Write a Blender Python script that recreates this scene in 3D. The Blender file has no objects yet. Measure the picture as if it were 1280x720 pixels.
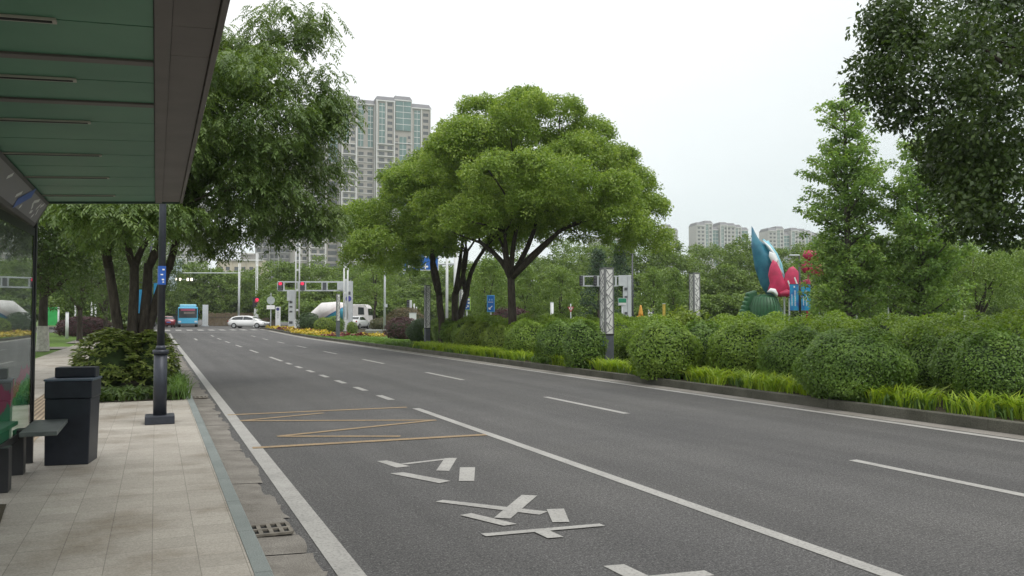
import bpy, bmesh, math, random
import numpy as np
from mathutils import Vector, Matrix
rad = math.radians
random.seed(7)
RNG = np.random.default_rng(11)
scene = bpy.context.scene
COL = scene.collection

# ------------------------------------------------------------------ camera
FPX = 1030.0
CAMZ = 1.6
YAW = math.atan(445 / FPX)
PIT = math.atan(36 / FPX)
F = Vector((math.sin(YAW) * math.cos(PIT), math.cos(YAW) * math.cos(PIT), math.sin(PIT)))
R = Vector((math.cos(YAW), -math.sin(YAW), 0))
U = R.cross(F)
CAM = Vector((0, 0, CAMZ))
cd = bpy.data.cameras.new('camera')
cam = bpy.data.objects.new('camera', cd)
COL.objects.link(cam)
m = Matrix((R, U, -F)).transposed().to_4x4()
m.translation = CAM
cam.matrix_world = m
cd.sensor_width = 36
cd.lens = 36 * FPX / 1280
cd.clip_start = 0.05
cd.clip_end = 6000
scene.camera = cam

def rise(y):
    t = min(1, max(0, (y - 58) / 37))
    return 0.25 * t * t * (3 - 2 * t)

def ray(px, py):
    return F + R * ((px - 640) / FPX) + U * ((360 - py) / FPX)

def G(px, py, z=0.0):                       # survey: a pixel of the photograph to a point on level z
    d = ray(px, py)
    t = (z - CAMZ) / d.z
    return CAM + d * t

def XY(px, D):                              # plan position for a column of the photograph at depth D
    d = ray(px, 396)
    return (d.x * D, d.y * D)

def ZZ(py, D):
    return CAMZ + (396 - py) / FPX * D

# ------------------------------------------------------------------ materials
def new_mat(name):
    mt = bpy.data.materials.new(name)
    mt.use_nodes = True
    nt = mt.node_tree
    nt.nodes.clear()
    out = nt.nodes.new('ShaderNodeOutputMaterial')
    return mt, nt, out

def N(nt, t, **kw):
    n = nt.nodes.new(t)
    for k, v in kw.items():
        setattr(n, k, v)
    return n

def ramp(nt, fac, stops):
    r = nt.nodes.new('ShaderNodeValToRGB')
    els = r.color_ramp.elements
    while len(els) < len(stops):
        els.new(0.5)
    for e, (p, c) in zip(els, stops):
        e.position = p
        e.color = (*c, 1) if len(c) == 3 else c
    nt.links.new(fac, r.inputs[0])
    return r.outputs[0]

def noise(nt, scale, detail=4, vec=None, rough=0.55):
    n = nt.nodes.new('ShaderNodeTexNoise')
    n.inputs['Scale'].default_value = scale
    n.inputs['Detail'].default_value = detail
    n.inputs['Roughness'].default_value = rough
    if vec is not None:
        nt.links.new(vec, n.inputs['Vector'])
    return n.outputs['Fac']

def mixc(nt, fac, a, b, mode='MIX'):
    n = nt.nodes.new('ShaderNodeMix')
    n.data_type = 'RGBA'
    n.blend_type = mode
    for sock, v in ((n.inputs[0], fac), (n.inputs[6], a), (n.inputs[7], b)):
        if hasattr(v, 'is_linked'):
            nt.links.new(v, sock)
        elif isinstance(v, (int, float)):
            sock.default_value = v
        else:
            sock.default_value = (*v, 1)
    return n.outputs[2]

def geo_pos(nt):
    return nt.nodes.new('ShaderNodeNewGeometry').outputs['Position']

def obj_pos(nt):
    return nt.nodes.new('ShaderNodeTexCoord').outputs['Object']

def pbsdf(nt, out, col, rough=0.6, metal=0.0, spec=0.5, bump=None, bstr=0.2, bdist=0.01, coat=0):
    b = nt.nodes.new('ShaderNodeBsdfPrincipled')
    if hasattr(col, 'is_linked'):
        nt.links.new(col, b.inputs['Base Color'])
    else:
        b.inputs['Base Color'].default_value = (*col, 1)
    if hasattr(rough, 'is_linked'):
        nt.links.new(rough, b.inputs['Roughness'])
    else:
        b.inputs['Roughness'].default_value = rough
    b.inputs['Metallic'].default_value = metal
    b.inputs['Specular IOR Level'].default_value = spec
    b.inputs['Coat Weight'].default_value = coat
    if bump is not None:
        bp = nt.nodes.new('ShaderNodeBump')
        bp.inputs['Strength'].default_value = bstr
        bp.inputs['Distance'].default_value = bdist
        nt.links.new(bump, bp.inputs['Height'])
        nt.links.new(bp.outputs[0], b.inputs['Normal'])
    nt.links.new(b.outputs[0], out.inputs[0])
    return b

MATS = {}
def simple(name, col, rough=0.6, var=0.18, scale=6.0, metal=0.0, spec=0.5, bump=0.0, coat=0):
    if name in MATS:
        return MATS[name]
    mt, nt, out = new_mat(name)
    v = obj_pos(nt)
    f = noise(nt, scale, 5, v)
    lo = tuple(c * (1 - var) for c in col)
    hi = tuple(min(1, c * (1 + var)) for c in col)
    c = ramp(nt, f, [(0.3, lo), (0.7, hi)])
    pbsdf(nt, out, c, rough, metal, spec, f if bump else None, bump, 0.01, coat)
    MATS[name] = mt
    return mt

def emit(name, col, s):
    mt, nt, out = new_mat(name)
    e = N(nt, 'ShaderNodeEmission')
    e.inputs[0].default_value = (*col, 1)
    e.inputs[1].default_value = s
    nt.links.new(e.outputs[0], out.inputs[0])
    return mt

def leaf_mat(name, dark, mid, light, trans=0.35, rough=0.45, spec=0.35, tcol=None):
    mt, nt, out = new_mat(name)
    at = N(nt, 'ShaderNodeAttribute', attribute_name='tint')
    c = ramp(nt, at.outputs['Fac'], [(0.0, dark), (0.5, mid), (1.0, light)])
    b = nt.nodes.new('ShaderNodeBsdfPrincipled')
    nt.links.new(c, b.inputs['Base Color'])
    b.inputs['Roughness'].default_value = rough
    b.inputs['Specular IOR Level'].default_value = spec
    t = nt.nodes.new('ShaderNodeBsdfTranslucent')
    tc = mixc(nt, 1.0, c, tcol or (1.5, 1.5, 0.6), 'MULTIPLY')
    nt.links.new(tc, t.inputs[0])
    mx = nt.nodes.new('ShaderNodeMixShader')
    mx.inputs[0].default_value = trans
    nt.links.new(b.outputs[0], mx.inputs[1])
    nt.links.new(t.outputs[0], mx.inputs[2])
    nt.links.new(mx.outputs[0], out.inputs[0])
    return mt

def bark_mat(name, dark, light):
    mt, nt, out = new_mat(name)
    v = obj_pos(nt)
    mp = N(nt, 'ShaderNodeMapping')
    mp.inputs['Scale'].default_value = (1, 1, 0.25)
    nt.links.new(v, mp.inputs[0])
    f = noise(nt, 14, 6, mp.outputs[0], 0.65)
    c = ramp(nt, f, [(0.3, dark), (0.7, light)])
    pbsdf(nt, out, c, 0.9, 0, 0.2, f, 0.7, 0.03)
    return mt

M_bark = bark_mat('bark_dark', (0.025, 0.021, 0.017), (0.085, 0.072, 0.058))
M_bark_pale = bark_mat('bark_pale', (0.06, 0.055, 0.045), (0.17, 0.155, 0.13))

# asphalt
def make_asphalt():
    mt, nt, out = new_mat('asphalt')
    v = geo_pos(nt)
    f1 = noise(nt, 70, 4, v, 0.8)
    f2 = noise(nt, 0.35, 4, v)
    f3 = noise(nt, 2.6, 4, v)
    mp = N(nt, 'ShaderNodeMapping'); mp.inputs['Scale'].default_value = (1.6, 0.05, 1)
    nt.links.new(v, mp.inputs[0])
    f4 = noise(nt, 0.9, 3, mp.outputs[0])
    c = ramp(nt, f1, [(0.32, (0.024, 0.024, 0.024)), (0.52, (0.082, 0.081, 0.079)), (0.70, (0.25, 0.245, 0.24))])
    fm = noise(nt, 26, 3, v, 0.7)
    c = mixc(nt, 1.0, c, ramp(nt, fm, [(0.32, (0.68, 0.68, 0.68)), (0.68, (1.34, 1.34, 1.33))]), 'MULTIPLY')
    k = ramp(nt, f2, [(0.3, (0.86, 0.86, 0.87)), (0.7, (1.08, 1.07, 1.05))])
    c = mixc(nt, 1.0, c, k, 'MULTIPLY')
    k3 = ramp(nt, f3, [(0.3, (0.93, 0.93, 0.93)), (0.7, (1.05, 1.05, 1.05))])
    c = mixc(nt, 1.0, c, k3, 'MULTIPLY')
    k4 = ramp(nt, f4, [(0.38, (0.86, 0.86, 0.86)), (0.62, (1.08, 1.08, 1.08))])
    c = mixc(nt, 1.0, c, k4, 'MULTIPLY')
    pbsdf(nt, out, c, 0.82, 0, 0.35, f1, 0.5, 0.01)
    return mt
M_asphalt = make_asphalt()

def make_paving():
    mt, nt, out = new_mat('paving_tiles')
    v = geo_pos(nt)
    br = N(nt, 'ShaderNodeTexBrick', offset=0.0, squash=1.0)
    nt.links.new(v, br.inputs['Vector'])
    br.inputs['Color1'].default_value = (0.305, 0.286, 0.25, 1)
    br.inputs['Color2'].default_value = (0.365, 0.343, 0.302, 1)
    br.inputs['Mortar'].default_value = (0.215, 0.2, 0.175, 1)
    br.inputs['Scale'].default_value = 1.0
    br.inputs['Mortar Size'].default_value = 0.0032
    br.inputs['Mortar Smooth'].default_value = 0.35
    br.inputs['Bias'].default_value = 0.0
    br.inputs['Brick Width'].default_value = 0.262
    br.inputs['Row Height'].default_value = 0.262
    f1 = noise(nt, 1.3, 6, v, 0.62)
    k = ramp(nt, f1, [(0.3, (0.62, 0.58, 0.52)), (0.5, (0.97, 0.96, 0.95)), (0.72, (1.08, 1.08, 1.07))])
    c = mixc(nt, 1.0, br.outputs[0], k, 'MULTIPLY')
    f2 = noise(nt, 80, 3, v, .75)
    k2 = ramp(nt, f2, [(0.3, (0.72, 0.72, 0.71)), (0.7, (1.2, 1.2, 1.2))])
    c = mixc(nt, 1.0, c, k2, 'MULTIPLY')
    f3 = noise(nt, 9, 5, v, 0.7)
    st = ramp(nt, f3, [(0.64, (0, 0, 0)), (0.76, (0.55, 0.55, 0.55))])
    c = mixc(nt, st, c, (0.2, 0.165, 0.125))
    pbsdf(nt, out, c, 0.8, 0, 0.3, f2, 0.25, 0.004)
    return mt
M_paving = make_paving()

def ground_mat(name, stops, scale, rough=0.95, bump=0.6, fine=60):
    mt, nt, out = new_mat(name)
    v = geo_pos(nt)
    f = noise(nt, scale, 6, v, 0.65)
    f2 = noise(nt, fine, 3, v)
    c = ramp(nt, f, stops)
    k = ramp(nt, f2, [(0.3, (0.7, 0.7, 0.7)), (0.7, (1.25, 1.25, 1.25))])
    c = mixc(nt, 1.0, c, k, 'MULTIPLY')
    pbsdf(nt, out, c, rough, 0, 0.2, f2, bump, 0.03)
    return mt
M_soil = ground_mat('soil', [(0.3, (0.035, 0.03, 0.02)), (0.7, (0.075, 0.065, 0.04))], 3)
M_lawn = ground_mat('lawn', [(0.3, (0.07, 0.13, 0.022)), (0.7, (0.12, 0.2, 0.04))], 1.2, fine=40)
M_field = ground_mat('field', [(0.3, (0.05, 0.09, 0.02)), (0.7, (0.09, 0.13, 0.035))], 0.2, fine=8)
M_concrete = ground_mat('gutter_concrete', [(0.25, (0.12, 0.11, 0.095)), (0.5, (0.195, 0.182, 0.16)), (0.75, (0.27, 0.255, 0.225))], 2.2, 0.85, 0.3, 90)
M_gutter_pale = ground_mat('gutter_pale', [(0.3, (0.19, 0.178, 0.155)), (0.7, (0.28, 0.265, 0.24))], 2.2, 0.85, 0.3, 90)
M_kerb_green = ground_mat('kerb_granite', [(0.3, (0.16, 0.182, 0.174)), (0.7, (0.225, 0.25, 0.238))], 2.0, 0.6, 0.15, 120)
M_kerb_dark = ground_mat('kerb_dark', [(0.3, (0.055, 0.055, 0.042)), (0.7, (0.12, 0.118, 0.095))], 1.6, 0.85, 0.3, 60)

def paint_mat(name, col, wear=0.5):
    mt, nt, out = new_mat(name)
    v = geo_pos(nt)
    f = noise(nt, 45, 5, v, 0.7)
    f2 = noise(nt, 2.5, 4, v)
    c = ramp(nt, f2, [(0.3, tuple(x * 0.78 for x in col)), (0.7, col)])
    w = ramp(nt, f, [(0.46, (0, 0, 0)), (0.66, (wear, wear, wear))])
    c = mixc(nt, w, c, (0.1, 0.1, 0.1))
    pbsdf(nt, out, c, 0.7, 0, 0.3, f, 0.15, 0.004)
    return mt
M_white_paint = paint_mat('road_paint_white', (0.385, 0.378, 0.352))
M_yellow_paint = paint_mat('road_paint_yellow', (0.33, 0.235, 0.125), 0.9)

# ------------------------------------------------------------------ mesh builder
class MB:
    def __init__(s):
        s.v = []; s.f = []
    def poly(s, pts):
        i = len(s.v); s.v += [tuple(p) for p in pts]; s.f.append(tuple(range(i, i + len(pts)))); return s
    def box(s, c, d, rz=0.0, rx=0.0, ry=0.0, taper=1.0):
        i = len(s.v)
        mr = Matrix.Rotation(rz, 3, 'Z') @ Matrix.Rotation(ry, 3, 'Y') @ Matrix.Rotation(rx, 3, 'X')
        for z in (-1, 1):
            k = taper if z > 0 else 1
            for x, y in ((-1, -1), (1, -1), (1, 1), (-1, 1)):
                s.v.append(tuple(Vector(c) + mr @ Vector((x * d[0] / 2 * k, y * d[1] / 2 * k, z * d[2] / 2))))
        for q in ((3, 2, 1, 0), (4, 5, 6, 7), (0, 1, 5, 4), (1, 2, 6, 5), (2, 3, 7, 6), (3, 0, 4, 7)):
            s.f.append(tuple(i + k for k in q))
        return s
    def b(s, x0, x1, y0, y1, z0, z1):
        return s.box(((x0 + x1) / 2, (y0 + y1) / 2, (z0 + z1) / 2), (x1 - x0, y1 - y0, z1 - z0))
    def tube(s, pts, rr, seg=8, caps=True):
        pts = [Vector(p) for p in pts]
        if not hasattr(rr, '__len__'):
            rr = [rr] * len(pts)
        base = len(s.v)
        prev = None
        for k, p in enumerate(pts):
            t = (pts[min(k + 1, len(pts) - 1)] - pts[max(k - 1, 0)]).normalized()
            if prev is None:
                a = Vector((1, 0, 0)) if abs(t.x) < 0.9 else Vector((0, 1, 0))
                n = (a - t * a.dot(t)).normalized()
            else:
                n = (prev - t * prev.dot(t)).normalized()
            prev = n
            bb = t.cross(n)
            for j in range(seg):
                an = 2 * math.pi * j / seg
                s.v.append(tuple(p + (n * math.cos(an) + bb * math.sin(an)) * rr[k]))
        for k in range(len(pts) - 1):
            for j in range(seg):
                a0 = base + k * seg + j; a1 = base + k * seg + (j + 1) % seg
                s.f.append((a0, a1, a1 + seg, a0 + seg))
        if caps:
            s.f.append(tuple(base + j for j in reversed(range(seg))))
            e = base + (len(pts) - 1) * seg
            s.f.append(tuple(e + j for j in range(seg)))
        return s
    def cyl(s, c, r, h, seg=16, axis='z', r2=None):
        c = Vector(c)
        d = {'x': Vector((1, 0, 0)), 'y': Vector((0, 1, 0)), 'z': Vector((0, 0, 1))}[axis]
        return s.tube([c - d * h / 2, c + d * h / 2], [r, r if r2 is None else r2], seg)
    def prism(s, poly, axis, a0, a1):       # poly in the two other axes, extruded along axis
        def mk(p, a):
            return {'x': (a, p[0], p[1]), 'y': (p[0], a, p[1]), 'z': (p[0], p[1], a)}[axis]
        i = len(s.v); n = len(poly)
        s.v += [mk(p, a0) for p in poly] + [mk(p, a1) for p in poly]
        s.f.append(tuple(i + k for k in reversed(range(n))))
        s.f.append(tuple(i + n + k for k in range(n)))
        for k in range(n):
            k2 = (k + 1) % n
            s.f.append((i + k, i + k2, i + n + k2, i + n + k))
        return s
    def loft(s, rings, caps=True):
        i = len(s.v); n = len(rings[0])
        for r in rings:
            s.v += [tuple(p) for p in r]
        for k in range(len(rings) - 1):
            for j in range(n):
                a = i + k * n + j; b = i + k * n + (j + 1) % n
                s.f.append((a, b, b + n, a + n))
        if caps:
            s.f.append(tuple(i + j for j in reversed(range(n))))
            e = i + (len(rings) - 1) * n
            s.f.append(tuple(e + j for j in range(n)))
        return s
    def build(s, name, mat, parent=None, smooth=False, bevel=0.0, kind=None):
        me = bpy.data.meshes.new(name)
        me.from_pydata(s.v, [], s.f)
        bm = bmesh.new(); bm.from_mesh(me)
        bmesh.ops.recalc_face_normals(bm, faces=bm.faces)
        bm.to_mesh(me); bm.free()
        me.materials.append(mat)
        if smooth:
            me.polygons.foreach_set('use_smooth', [True] * len(me.polygons))
        o = bpy.data.objects.new(name, me)
        COL.objects.link(o)
        if parent is not None:
            o.parent = parent
        if bevel:
            md = o.modifiers.new('bevel', 'BEVEL'); md.width = bevel; md.segments = 2; md.limit_method = 'ANGLE'
            md.harden_normals = False
        if kind:
            o['kind'] = kind
        return o

def tag(o, label=None, cat=None, group=None, kind=None):
    if label: o['label'] = label
    if cat: o['category'] = cat
    if group: o['group'] = group
    if kind: o['kind'] = kind
    return o

def thing(name, label, cat, loc=(0, 0, 0), rz=0.0, group=None):
    o = bpy.data.objects.new(name, None)
    o.empty_display_size = 0.2
    COL.objects.link(o)
    o.location = loc; o.rotation_euler = (0, 0, rz)
    return tag(o, label, cat, group)

KIDS = {}
def dup(root, loc, rz=0.0, label=None, group=None, scale=None):
    def cp(o, par):
        c = o.copy(); COL.objects.link(c)
        c.parent = par
        for ch in [x for x in bpy.data.objects if x.parent is o]:
            cp(ch, c)
        return c
    c = cp(root, None)
    c.location = loc; c.rotation_euler = (0, 0, rz)
    if scale: c.scale = scale if hasattr(scale, '__len__') else (scale,) * 3
    if label: c['label'] = label
    if group: c['group'] = group
    return c

def struct(mb, name, mat, bevel=0):
    return mb.build(name, mat, bevel=bevel, kind='structure')

# ------------------------------------------------------------------ foliage
def unit(a):
    return a / np.maximum(1e-9, np.linalg.norm(a, axis=1, keepdims=True))

def rdir(n):
    return unit(RNG.normal(size=(n, 3)))

def quads_mesh(name, verts, nf, tint, mat, parent=None):
    me = bpy.data.meshes.new(name)
    me.vertices.add(len(verts)); me.vertices.foreach_set('co', verts.astype(np.float32).ravel())
    me.loops.add(nf * 4); me.loops.foreach_set('vertex_index', np.arange(nf * 4, dtype=np.int32))
    me.polygons.add(nf)
    me.polygons.foreach_set('loop_start', np.arange(0, nf * 4, 4, dtype=np.int32))
    me.update(calc_edges=True)
    at = me.attributes.new('tint', 'FLOAT', 'FACE')
    at.data.foreach_set('value', np.clip(tint, 0, 1).astype(np.float32))
    me.materials.append(mat)
    o = bpy.data.objects.new(name, me)
    COL.objects.link(o)
    if parent is not None: o.parent = parent
    return o

def leaf_quads(pos, nrm, ax, L, W, fold=0.12):
    """pos (N,3) leaf base, nrm normal, ax leaf axis; gives (N*4,3)"""
    n = len(pos)
    ax = unit(ax - nrm * np.sum(ax * nrm, axis=1, keepdims=True))
    sd = np.cross(nrm, ax)
    L = np.broadcast_to(np.asarray(L, float), (n,))[:, None]; W = np.broadcast_to(np.asarray(W, float), (n,))[:, None]
    p = np.empty((n, 4, 3))
    p[:, 0] = pos
    p[:, 1] = pos + ax * L * 0.45 + sd * W * 0.5 + nrm * W * fold
    p[:, 2] = pos + ax * L
    p[:, 3] = pos + ax * L * 0.45 - sd * W * 0.5 + nrm * W * fold
    return p.reshape(-1, 3)

def scatter_leaves(cents, radii, per, L, W, up=0.45, spread=0.75, shell=0.55, tint_c=None, droop=0.0):
    """leaves round many small clump centres; returns verts, tint"""
    M = len(cents)
    n = M * per
    idx = np.repeat(np.arange(M), per)
    d = rdir(n)
    r = (shell + (1 - shell) * RNG.random(n)) [:, None] * radii[idx]
    pos = cents[idx] + d * r
    nr = unit(d * 0.7 + np.array([0, 0, up]) + RNG.normal(size=(n, 3)) * spread)
    ax = unit(RNG.normal(size=(n, 3)) + d * 0.8 + np.array([0, 0, -droop]))
    s = 0.7 + 0.6 * RNG.random(n)
    v = leaf_quads(pos, nr, ax, L * s, W * s)
    tc = RNG.random(M) if tint_c is None else tint_c
    tint = 0.55 * tc[idx] + 0.45 * RNG.random(n)
    return v, tint

def pinnate(cents, radii, per, L=0.26, nl=6, lw=0.028, ll=0.10, droop=0.9):
    """drooping compound leaves round clump centres"""
    M = len(cents); n = M * per
    idx = np.repeat(np.arange(M), per)
    d = rdir(n)
    pos = cents[idx] + d * (0.45 + 0.55 * RNG.random(n))[:, None] * radii[idx]
    h = rdir(n); h[:, 2] = 0; h = unit(h + d * np.array([0.8, 0.8, 0]))
    vs = []; ts = []
    tc = RNG.random(M)[idx]
    for k in range(nl):
        t = (k + 0.6) / nl
        p = pos + h * L * t + np.array([0, 0, -1]) * (droop * L * t * t * 0.8)[..., None] if False else pos + h * (L * t) - np.array([0, 0, 1.0]) * (droop * L * t * t * 0.8)
        tang = unit(h - np.array([0, 0, 1.0]) * (droop * 1.6 * t))
        side = unit(np.cross(tang, np.array([0, 0, 1.0])))
        up = np.cross(side, tang)
        for sg in (-1, 1):
            ax = unit(side * sg * 0.8 + tang * 0.7 - np.array([0, 0, 0.55]) + RNG.normal(size=(n, 3)) * 0.15)
            nr = unit(up + side * sg * 0.35 + RNG.normal(size=(n, 3)) * 0.25)
            s = (0.8 + 0.4 * RNG.random(n)) * (1.0 - 0.3 * abs(t - 0.5))
            vs.append(leaf_quads(p, nr, ax, ll * s, lw * s * 1.1))
            ts.append(0.6 * tc + 0.4 * RNG.random(n))
    return np.concatenate(vs), np.concatenate(ts)

def subclumps(cents, rads, per, sub_r, flat=0.8, full=False):
    M = len(cents); n = M * per
    idx = np.repeat(np.arange(M), per)
    d = rdir(n)
    if not full:
        lo = d[:, 2] < -0.35
        d[lo, 2] *= -0.6
        d = unit(d)
    k = (0.62 + 0.38 * RNG.random(n) ** 0.6)
    c = cents[idx] + d * (k * rads[idx])[:, None] * np.array([1, 1, flat])
    r = sub_r * (0.7 + 0.6 * RNG.random(n))
    return c, np.stack([r, r, r * 0.7], 1)

def curve_pts(p0, p1, bend=0.15, n=6, sag=0.0):
    p0 = Vector(p0); p1 = Vector(p1)
    L = (p1 - p0).length
    off = Vector((random.uniform(-1, 1), random.uniform(-1, 1), random.uniform(-0.3, 0.8))) * L * bend
    out = []
    for k in range(n + 1):
        t = k / n
        out.append(p0.lerp(p1, t) + off * math.sin(math.pi * t) * (1 - 0.3 * t))
    return out

def limb(mb, p0, p1, r0, r1, bend=0.12, n=6, seg=7):
    pts = curve_pts(p0, p1, bend, n)
    mb.tube(pts, [r0 + (r1 - r0) * (k / n) ** 0.8 for k in range(n + 1)], seg)
    return pts

def dome(n, axes, lo=-0.25, kmin=0.72, kmax=0.92):
    """clump centres over a dome"""
    i = np.arange(n) + 0.5
    z = 1 - (1 - lo) * i / n
    ph = i * 2.39996 + RNG.normal(size=n) * 0.25
    z = np.clip(z + RNG.normal(size=n) * 0.05, lo - 0.1, 1)
    r = np.sqrt(np.maximum(0, 1 - z * z))
    d = np.stack([r * np.cos(ph), r * np.sin(ph), z], 1)
    k = kmin + (kmax - kmin) * RNG.random(n)
    return d * k[:, None] * np.array(axes)
HAZE = 0.00025; EXPOSURE = 0.13
# ------------------------------------------------------------------ ground, road, kerbs
def ystops(y0, y1):
    s = [y0] + [y for y in np.arange(58, 98, 3.0) if y0 < y < y1] + [y1]
    return s

def strip(mb, x0, x1, y0, y1, z):
    """flat strip that follows the rise of the ground; x may be functions of y"""
    fx0 = x0 if callable(x0) else (lambda y: x0)
    fx1 = x1 if callable(x1) else (lambda y: x1)
    ss = ystops(y0, y1)
    for a, b in zip(ss[:-1], ss[1:]):
        mb.poly([(fx0(a), a, z + rise(a)), (fx1(a), a, z + rise(a)), (fx1(b), b, z + rise(b)), (fx0(b), b, z + rise(b))])
    return mb

def kerb(mb, x0, x1, y0, y1, z0, z1, step=1.0, gap=0.006):
    y = y0
    while y < y1 - 0.05:
        e = min(y + step, y1)
        h0, h1 = rise(y), rise(e)
        j = random.uniform(-0.002, 0.002)
        mb.loft([[(x0 + j, y + gap, z0 + h0), (x1 + j, y + gap, z0 + h0), (x1 + j, y + gap, z1 - .012 + h0), (x1 + j - .012, y + gap, z1 + h0), (x0 + j, y + gap, z1 + h0)],
                 [(x0 + j, e, z0 + h1), (x1 + j, e, z0 + h1), (x1 + j, e, z1 - .012 + h1), (x1 + j - .012, e, z1 + h1), (x0 + j, e, z1 + h1)]])
        y = e
    return mb

# one sheet to the horizon
mb = MB()
strip(mb, -1500, 2500, -60, 3000, -0.06)
struct(mb, 'ground', M_field)

YE = 84.0            # where our road meets the crossing
mb = MB()
strip(mb, 0.60, 10.72, -12, YE, 0.0)
strip(mb, -120, 160, YE, 128, 0.0)
strip(mb, 19.4, 31.5, -12, YE, 0.0)
strip(mb, -2, 30, 128, 420, 0.0)
struct(mb, 'road', M_asphalt)

mb = MB()
strip(mb, -3.9, 0.54, -8, 80, 0.12)
struct(mb, 'pavement', M_paving)
mb = MB()                                       # edge fill beneath the pavement towards the crossing
kerb(mb, 0.54, 0.645, -8, 80, -0.05, 0.124, 1.0)
struct(mb, 'kerb', M_kerb_green)
# gutter slabs with a crumbling edge
mb = MB()
y = -6.0
while y < 80:
    L = random.choice([0.45, 0.5, 0.55])
    n = 4
    xe = 0.975 + random.uniform(-0.045, 0.035)
    z0 = 0.006 + random.uniform(0, 0.006)
    pts = [(0.648, y + .008), (xe + random.uniform(-.02, .02), y + .008), (xe + random.uniform(-.03, .03), y + L * .35), (xe + random.uniform(-.03, .03), y + L * .7), (xe + random.uniform(-.02, .02), y + L), (0.648, y + L)]
    mb.poly([(p[0], p[1], z0 + rise(p[1]) + 0.012 * (1 - (p[0] - .65) / .3)) for p in pts])
    y += L
struct(mb, 'gutter', M_concrete)

# tactile strip of brown ribbed blocks beside the shelter
def make_tactile():
    mt, nt, out = new_mat('tactile_blocks')
    v = geo_pos(nt)
    w = N(nt, 'ShaderNodeTexWave', wave_type='BANDS', bands_direction='X')
    w.inputs['Scale'].default_value = 4.4; w.inputs['Distortion'].default_value = 0.3
    nt.links.new(v, w.inputs[0])
    f = noise(nt, 2, 5, v)
    c = ramp(nt, f, [(0.3, (0.17, 0.13, 0.09)), (0.7, (0.27, 0.22, 0.155))])
    k = ramp(nt, w.outputs[1], [(0.3, (0.6, 0.6, 0.6)), (0.6, (1.1, 1.1, 1.1))])
    c = mixc(nt, 1.0, c, k, 'MULTIPLY')
    pbsdf(nt, out, c, 0.85, 0, 0.2, w.outputs[1], 0.5, 0.01)
    return mt
mb = MB(); strip(mb, -1.95, -1.3, -6, 34, 0.124)
struct(mb, 'tactile_paving', make_tactile())
mb = MB(); mb.poly([(-3.0, 2, .1245), (-1.02, 2, .1245), (-1.0, 6.9, .1245), (-1.06, 7.6, .1245), (-1.3, 7.7, .1245), (-3.0, 7.7, .1245)])
struct(mb, 'shelter_bed', M_soil)

# side lawn and garden path
mb = MB(); strip(mb, -60, -3.9, -20, 80, 0.085)
struct(mb, 'verge', M_lawn)
mb = MB()
mb.poly([(-60, 47, .13), (-3.9, 43, .13), (-3.9, 46, .13), (-60, 51, .13)])
p = [XY(82, 46), XY(100, 46), XY(140, 66), XY(122, 66)]
mb.poly([(q[0], q[1], .135 + rise(q[1])) for q in p])
struct(mb, 'path', M_gutter_pale)

# median
MX0, MX1 = 10.72, 19.3
mb = MB()
strip(mb, MX0 + .1, MX1, -12, 98, 0.135)
struct(mb, 'median_bed', M_soil)
mb = MB()
kerb(mb, MX0 - .0, MX0 + .14, -12, 96, -0.05, 0.17, 1.0)
for k in range(1):
    pass
struct(mb, 'median_kerb', M_kerb_dark)
for ob in [o for o in COL.objects if o.name == 'median_kerb']:
    for vtx in ob.data.vertices:            # the rounded arris faces the road
        vtx.co.x = 2 * (MX0 + .07) - vtx.co.x
    ob.data.flip_normals()
mb = MB(); kerb(mb, MX1, MX1 + .14, -12, 96, -0.05, 0.17, 1.0)
struct(mb, 'far_median_kerb', M_kerb_dark)
mb = MB(); strip(mb, 10.36, MX0, -12, 94, 0.006)
struct(mb, 'median_gutter', M_gutter_pale)
mb = MB(); strip(mb, 31.5, 900, -40, YE, 0.1)
struct(mb, 'park_ground', M_field)
mb = MB(); strip(mb, MX0 + .14, 17.5, 43, 72, 0.15)
struct(mb, 'median_lawn', M_lawn)

# ------------------------------------------------------------------ road markings
mk = MB()
ZM = 0.0045
def line_x(x, w, y0, y1, z=ZM):
    strip(mk, x - w / 2, x + w / 2, y0, y1, z)
line_x(1.135, 0.165, -8, 78)                     # kerb side line
line_x(10.24, 0.17, -8, 84)                    # median side line
XS, XD = 4.19, 7.16
def lane_y(py, X):
    D = FPX * CAMZ / (py - 396)
    return (D - X * math.sin(YAW)) / math.cos(YAW)
y1 = lane_y(510, XS)
line_x(XS, 0.13, -8, y1)
for k in range(7):                             # short dashes of the bay
    ya = y1 + 1.6 + k * 2.15
    line_x(XS, 0.14, ya, ya + 1.0)
ya = y1 + 1.6 + 7 * 2.15
for k in range(6):
    line_x(XS, 0.13, ya + k * 7.6, ya + k * 7.6 + 3.4)
ys0 = lane_y(574, XD)
for k in range(-1, 9):
    line_x(XD, 0.125, ys0 - 3.1 + k * 7.9, ys0 + k * 7.9)
# stop line and zebra
mk.poly([(1.3, 80.5, ZM + rise(80.5)), (9.9, 80.5, ZM + rise(80.5)), (9.9, 80.9, ZM + rise(80.9)), (1.3, 80.9, ZM + rise(80.9))])
for k in range(16):
    x = -3.4 + k * 1.05
    strip(mk, x, x + .55, 88, 92.5, ZM)
for (x, y) in ((1.6, 84.5), (4.0, 102), (7.0, 103), (8.0, 99), (5.5, 99.5), (2.5, 104)):
    strip(mk, x, x + 1.1, y, y + .5, ZM + .004)
# lane arrow
for cx in (2.6,):
    strip(mk, cx - .08, cx + .08, 60, 64, ZM + .004)

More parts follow.
